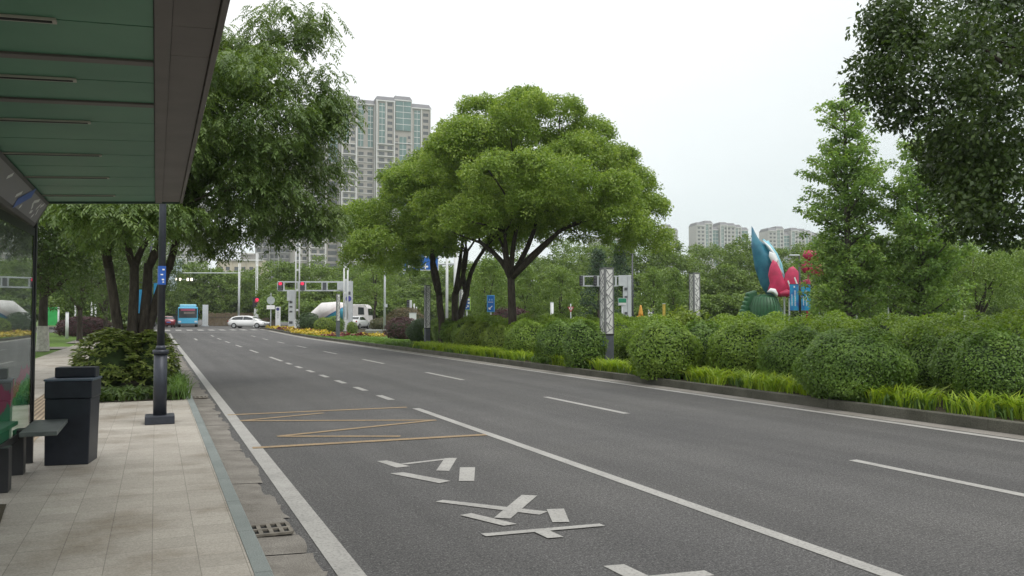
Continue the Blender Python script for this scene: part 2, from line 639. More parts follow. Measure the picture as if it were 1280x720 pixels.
def stroke(pts, sc, ox, oy, z):
    mk.poly([tuple(G(ox + x / sc, oy + y / sc, z)) for x, y in pts])
S = 2.4615
strokes = [
    [(519, 237), (552, 235), (622, 253), (580, 257)],
    [(590, 245), (745, 227), (762, 229), (612, 247)],
    [(728, 228), (766, 227), (742, 267), (702, 266)],
    [(775, 256), (822, 256), (819, 298), (772, 298)],
    [(560, 275), (600, 271), (746, 298), (712, 305)],
    [(700, 362), (722, 356), (1045, 392), (1020, 402)],
    [(965, 341), (1013, 343), (930, 414), (880, 411)],
    [(775, 403), (810, 397), (950, 430), (910, 436)],
    [(1042, 385), (1095, 383), (1112, 424), (1060, 425)],
    [(840, 460), (1205, 429), (1222, 436), (855, 468)],
    [(1005, 455), (1050, 450), (1095, 470), (1045, 474)],
]
for i, st in enumerate(strokes):
    stroke(st, S, 260, 480, ZM + i * 0.0004)
stroke([(315, 275), (465, 262), (640, 345), (760, 420), (600, 420)], 5.82, 700, 660, ZM)
stroke([(640, 347), (1050, 307), (1125, 343), (800, 380)], 5.82, 700, 660, ZM + .0008)
struct(mk, 'road_markings', M_white_paint)

mk = MB()
def yline(a, b, w=0.13, i=0):
    p = G(260 + a[0] / S, 480 + a[1] / S); q = G(260 + b[0] / S, 480 + b[1] / S)
    d = (q - p).normalized(); s = Vector((-d.y, d.x, 0)) * w / 2
    z = Vector((0, 0, 0.0055 + i * 0.0004))
    mk.poly([p - s + z, q - s + z, q + s + z, p + s + z])
yline((60, 96), (612, 72), .13, 0)
yline((100, 114), (355, 90), .11, 1)
yline((100, 114), (700, 112), .11, 2)
yline((700, 112), (215, 162), .11, 3)
yline((215, 162), (592, 162), .11, 4)
yline((137, 198), (855, 157), .14, 5)
struct(mk, 'bus_bay_markings', M_yellow_paint)

# gutter drain
gr = thing('drain_grate', 'dark cast iron drain grate of eight holes set in the brown gutter', 'drain', (0.79, 6.34, 0.03))
mb = MB()
M_iron = simple('cast_iron', (0.045, 0.04, 0.034), 0.7, 0.4, 30)
M_hole = simple('drain_hole', (0.006, 0.006, 0.006), 0.9, 0.1)
mb.b(-.15, .15, -.16, -.13, -.004, .012); mb.b(-.15, .15, .13, .16, -.004, .012); mb.b(-.15, .15, -.018, .018, -.004, .012)
for x in (-.15, -.085, -.012, .062, .128):
    mb.b(x, x + .03, -.13, -.018, -.004, .0115); mb.b(x, x + .03, .018, .13, -.004, .0115)
mb.build('grille', simple('grate_concrete', (0.16, 0.145, 0.12), 0.85, 0.35, 12), gr)
mb = MB(); mb.poly([(-.14, -.15, -.002), (.14, -.15, -.002), (.14, .15, -.002), (-.14, .15, -.002)])
mb.build('pit', M_hole, gr)
dup(gr, (0.80, 17.2, 0.03), 0, 'small far drain grate in the gutter just past the lamp post')

# ------------------------------------------------------------------ bus shelter
M_char = simple('shelter_charcoal', (0.028, 0.029, 0.032), 0.45, 0.15, 5, 0.3)
M_brown = simple('fascia_brown', (0.15, 0.132, 0.122), 0.55, 0.12, 3, 0.2)
def make_ceiling():
    mt, nt, out = new_mat('ceiling_green')
    v = obj_pos(nt)
    f = noise(nt, 1.2, 3, v)
    c = ramp(nt, f, [(0.3, (0.09, 0.225, 0.145)), (0.7, (0.125, 0.28, 0.18))])
    f2 = noise(nt, 7, 3, v)
    pbsdf(nt, out, c, 0.5, 0.0, 0.35, f2, 0.04, 0.01)
    return mt
M_ceil = make_ceiling()
sh = thing('bus_shelter', 'dark bus shelter with green canopy ceiling, tilted header sign and glass panel', 'bus shelter', (0, 0, 0.12))
ZC = 2.66            # ceiling height above pavement at X=-1.05
SL = 0.055           # the canopy rises towards the road
def zc(x): return ZC + (x + 1.05) * SL
YEND = 9.62
def slab(mb, x0, x1, y0, y1, t0, t1):
    mb.loft([[(x0, y0, zc(x0) + t0), (x1, y0, zc(x1) + t0), (x1, y0, zc(x1) + t1), (x0, y0, zc(x0) + t1)],
             [(x0, y1, zc(x0) + t0), (x1, y1, zc(x1) + t0), (x1, y1, zc(x1) + t1), (x0, y1, zc(x0) + t1)]])
slots = [(y, 0.0) for y in (1.7, 2.75, 3.80, 4.72, 5.72, 6.86, 7.95, 9.1)]
ribs = [0.55, 1.15, 2.2, 3.2, 4.33, 5.2]
# ceiling panels between ribs and light slots
mb = MB()
edges = sorted([-2.5] + [s[0] for s in slots] + ribs + [6.3, 7.4, 8.5, YEND - .012])
for a, b in zip(edges[:-1], edges[1:]):
    slab(mb, -1.32, -0.027, a + .006, b - .006, 0, .02)
mb.build('ceiling', M_ceil, sh)
mb = MB(); slab(mb, -1.5, -0.02, -2.5, YEND - .005, .022, .10); slab(mb, -0.02, 0.235, -2.5, YEND - .005, .03, .10)
mb.build('roof', M_char, sh)
M_slot = simple('slot_trim', (0.42, 0.40, 0.34), 0.5, 0.1, 5)
for (y, _) in slots:
    mb = MB(); slab(mb, -1.2, -0.39, y - .026, y + .026, -.012, -.002)
    o = mb.build('light_slot', M_slot, sh)
    mb = MB(); slab(mb, -1.19, -0.405, y - .016, y + .009, -.0145, -.0122)
    mb.build('slit', simple('slot_dark', (0.012, 0.012, 0.012), 0.8), o)
for y in ribs[:-1] + [5.2]:
    mb = MB(); slab(mb, -1.32, -0.028, y - .035, y + .035, -.012, -.001)
    mb.build('ceiling_rib', M_brown, sh)
# fascia: inner board, outer board, lip
mb = MB(); slab(mb, -0.022, 0.045, -2.5, YEND, -.016, .03)
mb.build('fascia_inner', M_brown, sh)
mb = MB()
for a, b in ((-2.5, 1.0), (1.0, 3.75), (3.75, 4.18), (4.18, 7.0), (7.0, YEND + .002)):
    slab(mb, 0.047, 0.218, a + .002, b - .002, -.004, .028)
mb.build('fascia_outer', M_brown, sh)
mb = MB(); slab(mb, 0.222, 0.25, -2.5, YEND + .004, -.02, .13)
mb.build('edge_lip', M_brown, sh, bevel=.004)
mb = MB(); slab(mb, -1.5, .22, YEND - .003, YEND + .012, -.022, .115)
mb.build('end_trim', simple('end_trim_green', (0.05, 0.09, 0.07), 0.5), sh)
# header sign: a tilted box
mb = MB()
hp = [(-1.15, 2.395), (-1.015, 2.645), (-1.06, 2.672), (-1.34, 2.672), (-1.34, 2.395)]
mb.prism(hp, 'y', -2.5, 9.6)
hd = mb.build('header_sign', simple('header_frame', (0.10, 0.095, 0.09), 0.5, 0.1, 4, 0.3), sh, bevel=.006)
e = Vector((-1.015 + 1.15, 0, 2.645 - 2.395)); el = e.length; e.normalize()
nrm = Vector((e.z, 0, -e.x))
o0 = Vector((-1.15, 0, 2.395))
def hpt(t, y, off): return o0 + e * (t * el) + nrm * off + Vector((0, y, 0))
mb = MB(); mb.poly([hpt(.13, -2.4, .004), hpt(.13, 9.5, .004), hpt(.87, 9.5, .004), hpt(.87, -2.4, .004)])
mb.build('sign_face', simple('header_grey', (0.20, 0.19, 0.195), 0.35, 0.06, 3), hd)
M_w = simple('sign_white', (0.78, 0.78, 0.76), 0.5, 0.05)
M_b = simple('sign_blue', (0.02, 0.10, 0.42), 0.4, 0.08)
def hmark(t0, y0, t1, y1, w, mat, nm, off):
    a = hpt(t0, y0, off); b = hpt(t1, y1, off)
    d = (b - a).normalized(); s = d.cross(nrm).normalized() * w / 2
    MB().poly([a - s, b - s, b + s, a + s]).build(nm, mat, hd)
hmark(.22, 8.1, .85, 8.55, .10, M_b, 'blue_emblem', .0075)
marks = [(.62, 7.3, .80, 7.42), (.40, 7.95, .60, 8.1), (.2, 8.35, .30, 8.4), (.42, 8.9, .62, 8.78), (.62, 8.78, .8, 9.0), (.3, 8.9, .36, 9.0), (.5, 9.1, .75, 9.18), (.2, 9.1, .32, 9.16), (.66, 9.22, .82, 9.34), (.35, 9.25, .55, 9.2),
         (.3, 5.2, .8, 5.3), (.3, 5.7, .7, 5.5), (.6, 6.2, .8, 6.4), (.25, 6.4, .6, 6.55)]
for i, q in enumerate(marks):
    hmark(*q, .035, M_w, 'lettering', .006 + i * .0001)
# end post, rails, glass case
mb = MB(); mb.b(-1.195, -1.125, 9.62, 9.69, -.1, 2.62)
mb.build('post', M_char, sh, bevel=.006)
mb = MB(); mb.b(-1.215, -1.135, 1.0, 1.1, -.1, 2.62)
mb.build('post', M_char, sh, bevel=.006)
pan = bpy.data.objects.new('display_case', None); COL.objects.link(pan); pan.parent = sh
pan.location = (-1.14, 9.6, 0); pan.rotation_euler = (0, 0, rad(-2.1))
mb = MB(); mb.b(-.03, .0, -7.8, 0, .33, .39); mb.b(-.03, .0, -7.8, 0, 2.3, 2.38); mb.b(-.03, 0, -.05, 0, .39, 2.3)
mb.build('case_frame', M_char, pan)
# poster backing: grey with a pink and a green shape printed on it
def make_poster():
    mt, nt, out = new_mat('poster_print')
    v = obj_pos(nt)
    sp = N(nt, 'ShaderNodeSeparateXYZ'); nt.links.new(v, sp.inputs[0])
    f = noise(nt, 1.7, 3, v)
    base = ramp(nt, f, [(0.3, (0.2, 0.215, 0.21)), (0.7, (0.33, 0.345, 0.335))])
    g = N(nt, 'ShaderNodeMath', operation='MULTIPLY_ADD'); nt.links.new(f, g.inputs[0]); g.inputs[1].default_value = 1.2
    nt.links.new(sp.outputs[2], g.inputs[2])
    k = ramp(nt, g.outputs[0], [(0.0, (1, 1, 1)), (0.90, (1, 1, 1)), (0.91, (0, 0, 0))])
    k.node.color_ramp.interpolation = 'CONSTANT'
    # values above 1 clamp to the last stop
    sc = N(nt, 'ShaderNodeMath', operation='MULTIPLY'); nt.links.new(g.outputs[0], sc.inputs[0]); sc.inputs[1].default_value = 0.62
    k1 = ramp(nt, sc.outputs[0], [(0.0, (1, 1, 1)), (0.955, (0, 0, 0))]); k1.node.color_ramp.interpolation = 'CONSTANT'
    k2 = ramp(nt, sc.outputs[0], [(0.0, (1, 1, 1)), (0.84, (0, 0, 0))]); k2.node.color_ramp.interpolation = 'CONSTANT'
    c = mixc(nt, k1, base, (0.55, 0.09, 0.2))
    c = mixc(nt, k2, c, (0.07, 0.38, 0.18))
    b = pbsdf(nt, out, c, 0.5, 0, 0.3)
    b.inputs['Coat Weight'].default_value = 0.0
    return mt
mb = MB(); mb.b(-.026, -.016, -7.78, -.052, .392, 2.298)
mb.build('poster', make_poster(), pan)
def make_glass():
    mt, nt, out = new_mat('case_glass')
    fr = N(nt, 'ShaderNodeFresnel'); fr.inputs[0].default_value = 1.6
    gl = N(nt, 'ShaderNodeBsdfGlossy'); gl.inputs['Roughness'].default_value = 0.012
    gl.inputs[0].default_value = (0.8, 0.84, 0.82, 1)
    tr = N(nt, 'ShaderNodeBsdfTransparent'); tr.inputs[0].default_value = (0.88, 0.9, 0.89, 1)
    mx = N(nt, 'ShaderNodeMixShader')
    fs = N(nt, 'ShaderNodeMath', operation='MULTIPLY'); nt.links.new(fr.outputs[0], fs.inputs[0]); fs.inputs[1].default_value = 0.62; nt.links.new(fs.outputs[0], mx.inputs[0]); nt.links.new(tr.outputs[0], mx.inputs[1]); nt.links.new(gl.outputs[0], mx.inputs[2])
    nt.links.new(mx.outputs[0], out.inputs[0])
    return mt
mb = MB(); mb.poly([(-.003, -7.79, .385), (-.003, -.045, .385), (-.003, -.045, 2.305), (-.003, -7.79, 2.305)])
mb.build('glass', make_glass(), pan)

# bench
M_bench = simple('bench_top', (0.10, 0.115, 0.11), 0.5, 0.15, 8, 0.1)
bn = thing('bench', 'low dark grey bench with two square legs under the shelter glass', 'bench', (0, 0, 0.12))
mb = MB(); mb.b(-1.085, -.79, 8.36, 9.34, .425, .465)
mb.build('seat', M_bench, bn, bevel=.006)
mb = MB(); mb.b(-1.46, -1.235, 5.2, 9.34, .425, .465)
mb.build('seat', M_bench, bn, bevel=.006)
for y in (8.18, 9.03, 5.6):
    mb = MB(); mb.b(-1.3, -1.12, y - .085, y + .085, 0, .374 if y < 9 else .42)
    mb.build('leg', M_char, bn, bevel=.005)
mb = MB(); mb.b(-1.42, -1.22, 5.3, 9.3, .375, .423)
mb.build('bearer', M_char, bn)

# litter bin
M_bin = simple('bin_navy', (0.022, 0.026, 0.036), 0.42, 0.2, 12, 0.35)
bi = thing('litter_bin', 'dark navy metal litter bin with raised back standing on the pale tiles', 'litter bin', (-.77, 9.55, .12), rad(-9))
mb = MB()
mb.loft([[(-.2, -.19, .0), (.2, -.19, 0), (.2, .19, 0), (-.2, .19, 0)], [(-.205, -.195, .66), (.215, -.195, .66), (.215, .195, .66), (-.205, .195, .66)]])
mb.build('body', M_bin, bi, bevel=.008)
mb = MB(); mb.b(-.209, .224, -.197, .197, .662, .835); mb.build('hood', M_bin, bi, bevel=.008)
mb = MB(); mb.b(-.216, .232, -.203, .203, .836, .858); mb.build('rim', simple('bin_rim', (0.10, 0.13, 0.17), 0.4, .1, 5, .4), bi, bevel=.004)
mb = MB(); mb.b(-.165, .215, -.02, .16, .859, .965); mb.build('ashtray_lid', M_bin, bi, bevel=.01)
mb = MB(); mb.b(-.19, .19, -.18, .18, -.004, .0); mb.build('foot', M_bin, bi)

# lamp posts on the pavement
M_post = simple('post_slate', (0.035, 0.04, 0.052), 0.45, 0.2, 8, 0.3)
def pavement_lamp(label, loc):
    t = thing('lamp_post', label, 'lamp post', loc, 0, 'slate lamp posts along the pavement kerb')
    mb = MB(); mb.b(-.19, .19, -.19, .19, 0, .115); mb.build('base_plate', M_post, t, bevel=.01)
    mb = MB(); mb.cyl((0, 0, .565), .088, .9, 20); mb.build('sleeve', M_post, t, True)
    mb = MB(); mb.cyl((0, 0, .99), .105, .06, 20); mb.cyl((0, 0, 1.05), .075, .06, 20, r2=.055); mb.build('collar', M_post, t, True)
    mb = MB(); mb.cyl((0, 0, 2.95), .05, 3.8, 16, r2=.045); mb.build('pole', M_post, t, True)
    mb = MB(); mb.tube([(0, 0, 4.8), (-.1, 0, 5.0), (-.45, 0, 5.1)], .03, 8); mb.build('arm', M_post, t, True)
    mb = MB(); mb.box((-.6, 0, 5.08), (.5, .18, .07)); mb.build('lamp_head', M_post, t, bevel=.015)
    return t
lp1 = pavement_lamp('slate lamp post with a square foot on the tiles beyond the canopy, nearest of two', (.07, 12.55, .12))
# wrap-around notice
def wrap(t, z0, z1, r, mat, nm):
    mb = MB(); n = 20
    pts = [(r * math.cos(2 * math.pi * k / n), r * math.sin(2 * math.pi * k / n)) for k in range(n)]
    mb.prism(pts, 'z', z0, z1)
    return mb.build(nm, mat, t)
def glyphs(mb, x0, z0, size, n, vertical=True, y=0.0, gap=1.25, seed=1):
    """small marks standing for lettering too small to read, in the plane y"""
    rr = random.Random(seed)
    for k in range(n):
        cx = x0 if vertical else x0 + k * size * gap
        cz = z0 - k * size * gap if vertical else z0
        for j in range(3):
            zz = cz - size * (j * .38) - size * .1
            w = size * rr.uniform(.5, .95)
            mb.b(cx + size * .5 - w / 2, cx + size * .5 + w / 2, y - .002 - j * .0002, y, zz - size * .07, zz + size * .07)
        xx = cx + size * rr.uniform(.3, .7)
        mb.b(xx - size * .06, xx + size * .06, y - .003, y, cz - size * .95, cz)
    return mb
ws = wrap(lp1, 1.93, 2.19, .054, M_b, 'blue_notice')
for (xx, zz, w_, h_) in ((.02, 2.14, .03, .02), (.0, 2.07, .034, .016), (.015, 2.0, .03, .02), (.02, 1.965, .02, .014)):
    MB().b(xx - w_ / 2, xx + w_ / 2, -.0575, -.05, zz - h_ / 2, zz + h_ / 2).build('lettering', M_w, ws)
x, y = XY(188, 28)
lp2 = pavement_lamp('slate lamp post with teal banners behind the leafy bush, farther of two', (x, y, .12))
M_teal = simple('banner_teal', (0.015, 0.19, 0.36), 0.6, 0.35, 1.5)
mb = MB(); mb.box((.24, 0, 2.16), (.30, .012, .95)); bo = mb.build('banner', M_teal, lp2)
glyphs(MB(), .16, 2.5, .09, 6, True, -.008, 1.2, 3).build('lettering', M_w, bo)
mb = MB(); mb.box((-.24, 0, 2.0), (.26, .012, .8)); bo = mb.build('banner', M_teal, lp2)
mb = MB(); mb.tube([(-.37, 0, 2.64), (.4, 0, 2.64)], .012, 6); mb.build('banner_rod', M_post, lp2)
mb = MB(); mb.tube([(0, 0, 1.66), (.4, 0, 1.66)], .012, 6); mb.build('banner_rod', M_post, lp2)
# ------------------------------------------------------------------ leaf materials
L_camphor = leaf_mat('leaf_camphor', (0.10, 0.175, 0.028), (0.215, 0.315, 0.058), (0.35, 0.44, 0.115), 0.38)
L_camphor_b = leaf_mat('leaf_camphor_deep', (0.085, 0.155, 0.027), (0.185, 0.28, 0.05), (0.30, 0.385, 0.095), 0.38)
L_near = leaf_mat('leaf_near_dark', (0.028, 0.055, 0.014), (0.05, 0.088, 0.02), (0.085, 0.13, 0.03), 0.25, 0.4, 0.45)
L_pin = leaf_mat('leaf_pinnate', (0.056, 0.104, 0.027), (0.122, 0.19, 0.055), (0.205, 0.28, 0.095), 0.34, 0.42, 0.45)
L_cone = leaf_mat('leaf_cone_tree', (0.095, 0.18, 0.048), (0.20, 0.315, 0.085), (0.30, 0.41, 0.13), 0.42)
L_hedge = leaf_mat('leaf_hedge', (0.09, 0.165, 0.024), (0.18, 0.28, 0.04), (0.28, 0.38, 0.065), 0.33, 0.42, 0.35)
L_bush = leaf_mat('leaf_bush', (0.058, 0.12, 0.02), (0.125, 0.22, 0.036), (0.215, 0.32, 0.06), 0.3, 0.42, 0.38)
L_bush_y = leaf_mat('leaf_bush_yellow', (0.08, 0.13, 0.018), (0.165, 0.235, 0.034), (0.25, 0.32, 0.055), 0.3, 0.42, 0.35)
L_pitto = leaf_mat('leaf_variegated', (0.07, 0.115, 0.024), (0.15, 0.205, 0.045), (0.31, 0.35, 0.115), 0.3, 0.42, 0.4)
L_lily = leaf_mat('leaf_lily', (0.14, 0.24, 0.025), (0.25, 0.36, 0.035), (0.38, 0.46, 0.06), 0.38, 0.45, 0.3)
L_grass = leaf_mat('leaf_grass', (0.05, 0.10, 0.02), (0.08, 0.15, 0.03), (0.12, 0.19, 0.045), 0.3)
L_purple = leaf_mat('leaf_purple', (0.03, 0.018, 0.02), (0.075, 0.032, 0.04), (0.13, 0.06, 0.06), 0.25)
L_wood = leaf_mat('leaf_wood', (0.06, 0.11, 0.022), (0.13, 0.205, 0.04), (0.215, 0.295, 0.07), 0.28)
L_wood_b = leaf_mat('leaf_wood_light', (0.08, 0.145, 0.03), (0.14, 0.22, 0.046), (0.21, 0.29, 0.07), 0.32)
L_conif = leaf_mat('leaf_conifer', (0.022, 0.05, 0.026), (0.04, 0.08, 0.04), (0.065, 0.115, 0.055), 0.2)
L_left = leaf_mat('leaf_left', (0.034, 0.062, 0.016), (0.066, 0.112, 0.028), (0.12, 0.175, 0.045), 0.28)
L_yellow = leaf_mat('petal_yellow', (0.22, 0.2, 0.02), (0.5, 0.37, 0.03), (0.62, 0.46, 0.06), 0.2)
L_maroon = leaf_mat('petal_maroon', (0.07, 0.015, 0.02), (0.15, 0.025, 0.035), (0.24, 0.05, 0.05), 0.2)
M_limewash = simple('limewash', (0.42, 0.41, 0.37), 0.9, 0.3, 8)
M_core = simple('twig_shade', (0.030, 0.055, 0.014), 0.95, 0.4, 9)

def arr(l): return np.array(l, float)

def build_trunk(t, cents, rads, base_r, fork, stems=((0, 0, 0, 0),), nlimb=14, mat=None, r_tip=.03, seed=1):
    """stems: (base x, base y, fork x, fork y); limbs run on to the clump centres"""
    random.seed(seed)
    mb = MB()
    for (bx, by, fx, fy) in stems:
        pts = [Vector((bx, by, -.1)), Vector((bx, by, .12)), Vector((bx * .8 + fx * .2 + random.uniform(-.05, .05), by * .8 + fy * .2, fork * .4)), Vector((bx * .3 + fx * .7, by * .3 + fy * .7 + random.uniform(-.06, .06), fork * .75)), Vector((fx, fy, fork))]
        mb.tube(pts, [base_r * 1.35, base_r * 1.1, base_r * .95, base_r * .86, base_r * .8], 10)
    stem_i = 0
    order = np.argsort(-np.asarray(rads) + RNG.random(len(rads)) * .5)[:nlimb]
    mids = []
    for k, i in enumerate(order):
        c = Vector(cents[i])
        s = stems[k % len(stems)] if k < 2 * len(stems) else min(stems, key=lambda q: (q[2] - c.x) ** 2 + (q[3] - c.y) ** 2)
        if k < 2 * len(stems):
            pool = [j for j in range(len(cents)) if cents[j][2] > fork + .6]
            pool.sort(key=lambda j: (cents[j][0] - s[2] * 2.2) ** 2 + (cents[j][1] - s[3] * 2.2) ** 2 + .3 * (cents[j][2] - fork - 2) ** 2)
            c = Vector(cents[pool[(k // len(stems)) * 3 % len(pool)]])
        f = Vector((s[2], s[3], fork))
        mid = f.lerp(c, .5) + Vector((0, 0, .12 * (c - f).length))
        if k < max(4, nlimb // 3, 2 * len(stems)):
            limb(mb, f - Vector((0, 0, .12)), mid, base_r * .74, base_r * .4, .10, 5, 8)
            limb(mb, mid, c, base_r * .36, r_tip, .12, 5, 6)
            mids.append(mid)
        else:
            mm = min(mids, key=lambda q: (q - c).length)
            limb(mb, mm, c, base_r * .3, r_tip * .8, .14, 5, 6)
    return mb.build('trunk', mat or M_bark, t, True)

def tree(label, loc, cents, rads, sub, sub_r, per, L, W, lmat, base_r=.17, fork=2.6, stems=((0, 0, 0, 0),), nlimb=14, cat='tree', name='tree', group=None, rz=0,
         pin=None, full=False, mat=None, seed=1, droop=0.1, flat=.8, lime=False, spread=.75):
    t = thing(name, label, cat, loc, rz, group)
    cents = arr(cents); rads = arr(rads)
    sc, sr = subclumps(cents, rads, sub, sub_r, flat, full)
    if pin:
        v, ti = pinnate(sc, sr, per, **pin)
    else:
        v, ti = scatter_leaves(sc, sr, per, L, W, droop=droop, spread=spread)
    quads_mesh('crown', v, len(ti), ti, lmat, t)
    tr = build_trunk(t, cents, rads, base_r, fork, stems, nlimb, mat, seed=seed)
    if lime:
        mb = MB(); mb.tube([(stems[0][0], stems[0][1], 0), (stems[0][0], stems[0][1], 1.1)], [base_r * 1.36, base_r * 1.12], 12, False)
        mb.build('limewash_band', M_limewash, tr, True)
    return t

# ------------------------------------------------------------------ the two big camphor trees on the median
def screen_clumps(px0, D0, items, loc):
    """clump centres surveyed off the photograph: (px, py, depth offset, radius)"""
    out = []; rr = []
    for px, py, dd, r in items:
        D = D0 + dd
        x, y = XY(px, D)
        out.append((x - loc[0], y - loc[1], ZZ(py, D) - loc[2])); rr.append(r)
    return out, rr

DB = 34.5
bx, by = XY(642, DB)
loc_b = (bx, by, .13)
c = dome(38, (5.1, 5.1, 5.5), -0.04, .70, .93)
c2 = dome(12, (2.6, 2.6, 2.6), 0.0, .7, .9)
cents = np.concatenate([c, c2])
ctr = arr(XY(676, DB) + (0,)) - arr([bx, by, 0])
cents = cents + ctr + arr([0, 0, 4.95])
# tilt the dome: the crown leans down to the right
rx = arr([R.x, R.y, 0])
sx = (cents - ctr) @ rx
cents[:, 2] -= np.maximum(0, sx + .4) * .13
cents -= np.outer(np.clip((cents[:, 2] - 6.6) / 3.4, 0, 1) * 1.15, rx)
rads = .85 + .65 * RNG.random(len(cents))
ex, er = screen_clumps(0, DB, [(738, 168, 0, 1.0), (770, 200, .5, .9), (700, 142, -.5, 1.0), (795, 232, 0, .9), (603, 140, .5, 1.0), (575, 168, 0, 1.0), (812, 262, -.5, .8), (660, 128, 1, .9)], loc_b)
cents = np.concatenate([cents, arr(ex)]); rads = np.concatenate([rads, arr(er)])
tree('broad camphor tree with domed pale green crown, trunk forking beside the blue arrow sign', loc_b, cents, rads, 92, .30, 56, .105, .056, L_camphor, spread=.55,
     base_r=.19, fork=3.2, stems=((0, 0, -.1, .06),), nlimb=22, seed=3)

DA = 42.0
ax_, ay_ = XY(563, DA)
c = dome(40, (5.6, 5.6, 5.2), -0.04, .70, .93)
c2 = dome(10, (2.8, 2.8, 2.6), 0.0, .7, .9)
cents = np.concatenate([c, c2])
ctr = arr(XY(556, DA) + (0,)) - arr([ax_, ay_, 0])
cents = cents + ctr + arr([0, 0, 5.0])
sx = (cents - ctr) @ rx
cents[:, 2] -= np.maximum(0, -sx - .2) * .30
cents[:, 2] += np.clip(sx, 0, 4) * .18
rads = .9 + .7 * RNG.random(len(cents))
tree('camphor tree with twin dark trunks and wide crown, left of the domed one', (ax_, ay_, .13), cents, rads, 92, .34, 50, .12, .064, L_camphor_b, spread=.55,
     base_r=.2, fork=2.7, stems=((-.42, 0, -.55, .2), (.25, 0, .25, 0), (.3, .1, .9, .1)), nlimb=18, seed=5)

# ------------------------------------------------------------------ pinnate tree by the kerb, left
x, y = XY(165, 18.6)
loc = (x, y, .12)
c = dome(44, (3.1, 3.6, 3.3), -0.62, .70, .92)
c2 = dome(12, (1.8, 1.8, 1.8), -.6, .6, .9)
cents = np.concatenate([c, c2]) + arr([.85, .2, 5.75])
items = [(235, 215, 0, .7), (225, 258, .5, .6), (262, 180, .3, .8), (250, 120, 0, .8), (290, 190, 0, .8), (300, 235, .5, .7), (385, 30, 0, .55), (350, 20, .5, .7), (405, 110, 0, .55), (412, 140, -.4, .4), (400, 200, .4, .6), (390, 255, .5, .6), (350, 280, 0, .6), (300, 275, .6, .7),
         (270, 300, 1.5, .45), (400, 275, 1.0, .45), (240, 270, 0, .6), (160, 265, -3.2, .5), (110, 262, -3, .45), (205, 268, -2.5, .45), (130, 285, -1.0, .5), (320, 240, -1, .7), (340, 150, -1.5, .8), (300, 90, -2, .8)]
c3, r3 = screen_clumps(0, 18.6, items, loc)
cents = np.concatenate([cents, arr(c3)])
rads = np.concatenate([.6 + .4 * RNG.random(56), arr(r3)])
tree('leafy tree with drooping feathery leaflets, several stems rising from the bush by the kerb', loc, cents, rads, 19, .34, 12, 0, 0, L_pin, base_r=.118, fork=2.7,
     stems=((-.16, 0, -.5, -.1), (.05, 0, .03, 0), (.24, .05, .32, .1), (.12, .15, .75, .1)), nlimb=24, pin=dict(L=.28, nl=6, lw=.036, ll=.112, droop=.9), full=True, seed=8, mat=M_bark)

# ------------------------------------------------------------------ dark near tree, upper right
x, y = XY(1415, 15.5)
loc = (x, y, .14)
c = dome(36, (3.4, 3.4, 3.6), -0.7, .72, .95)
c2 = dome(12, (2.0, 2.0, 2.0), -.8, .6, .9)
cents = np.concatenate([c, c2]) + arr([0, 0, 6.9])
items = [(1100, 95, 0, .45), (1120, 60, .3, .5), (1140, 15, 0, .6), (1118, 25, -.3, .4), (1135, 135, 0, .5), (1185, 180, .2, .55), (1212, 232, 0, .5), (1215, 270, .3, .5), (1255, 280, 0, .5), (1192, 212, .5, .4), (1225, 210, -.5, .55), (1240, 240, -1, .6), (1198, 130, -1, .7), (1230, 150, -1, .8), (1180, 60, -1, .8), (1240, 60, -1.2, .9), (1270, 200, -.8, .7)]
c3, r3 = screen_clumps(0, 14.5, items, loc)
cents = np.concatenate([cents, arr(c3)])
rads = np.concatenate([.7 + .45 * RNG.random(48), arr(r3)])
tree('dark overhanging tree with small oval leaves at the right edge above the hedge', loc, cents, rads, 42, .30, 36, .09, .054, L_near, base_r=.2, fork=2.7, nlimb=24, full=True, seed=9, droop=.5, spread=.9)

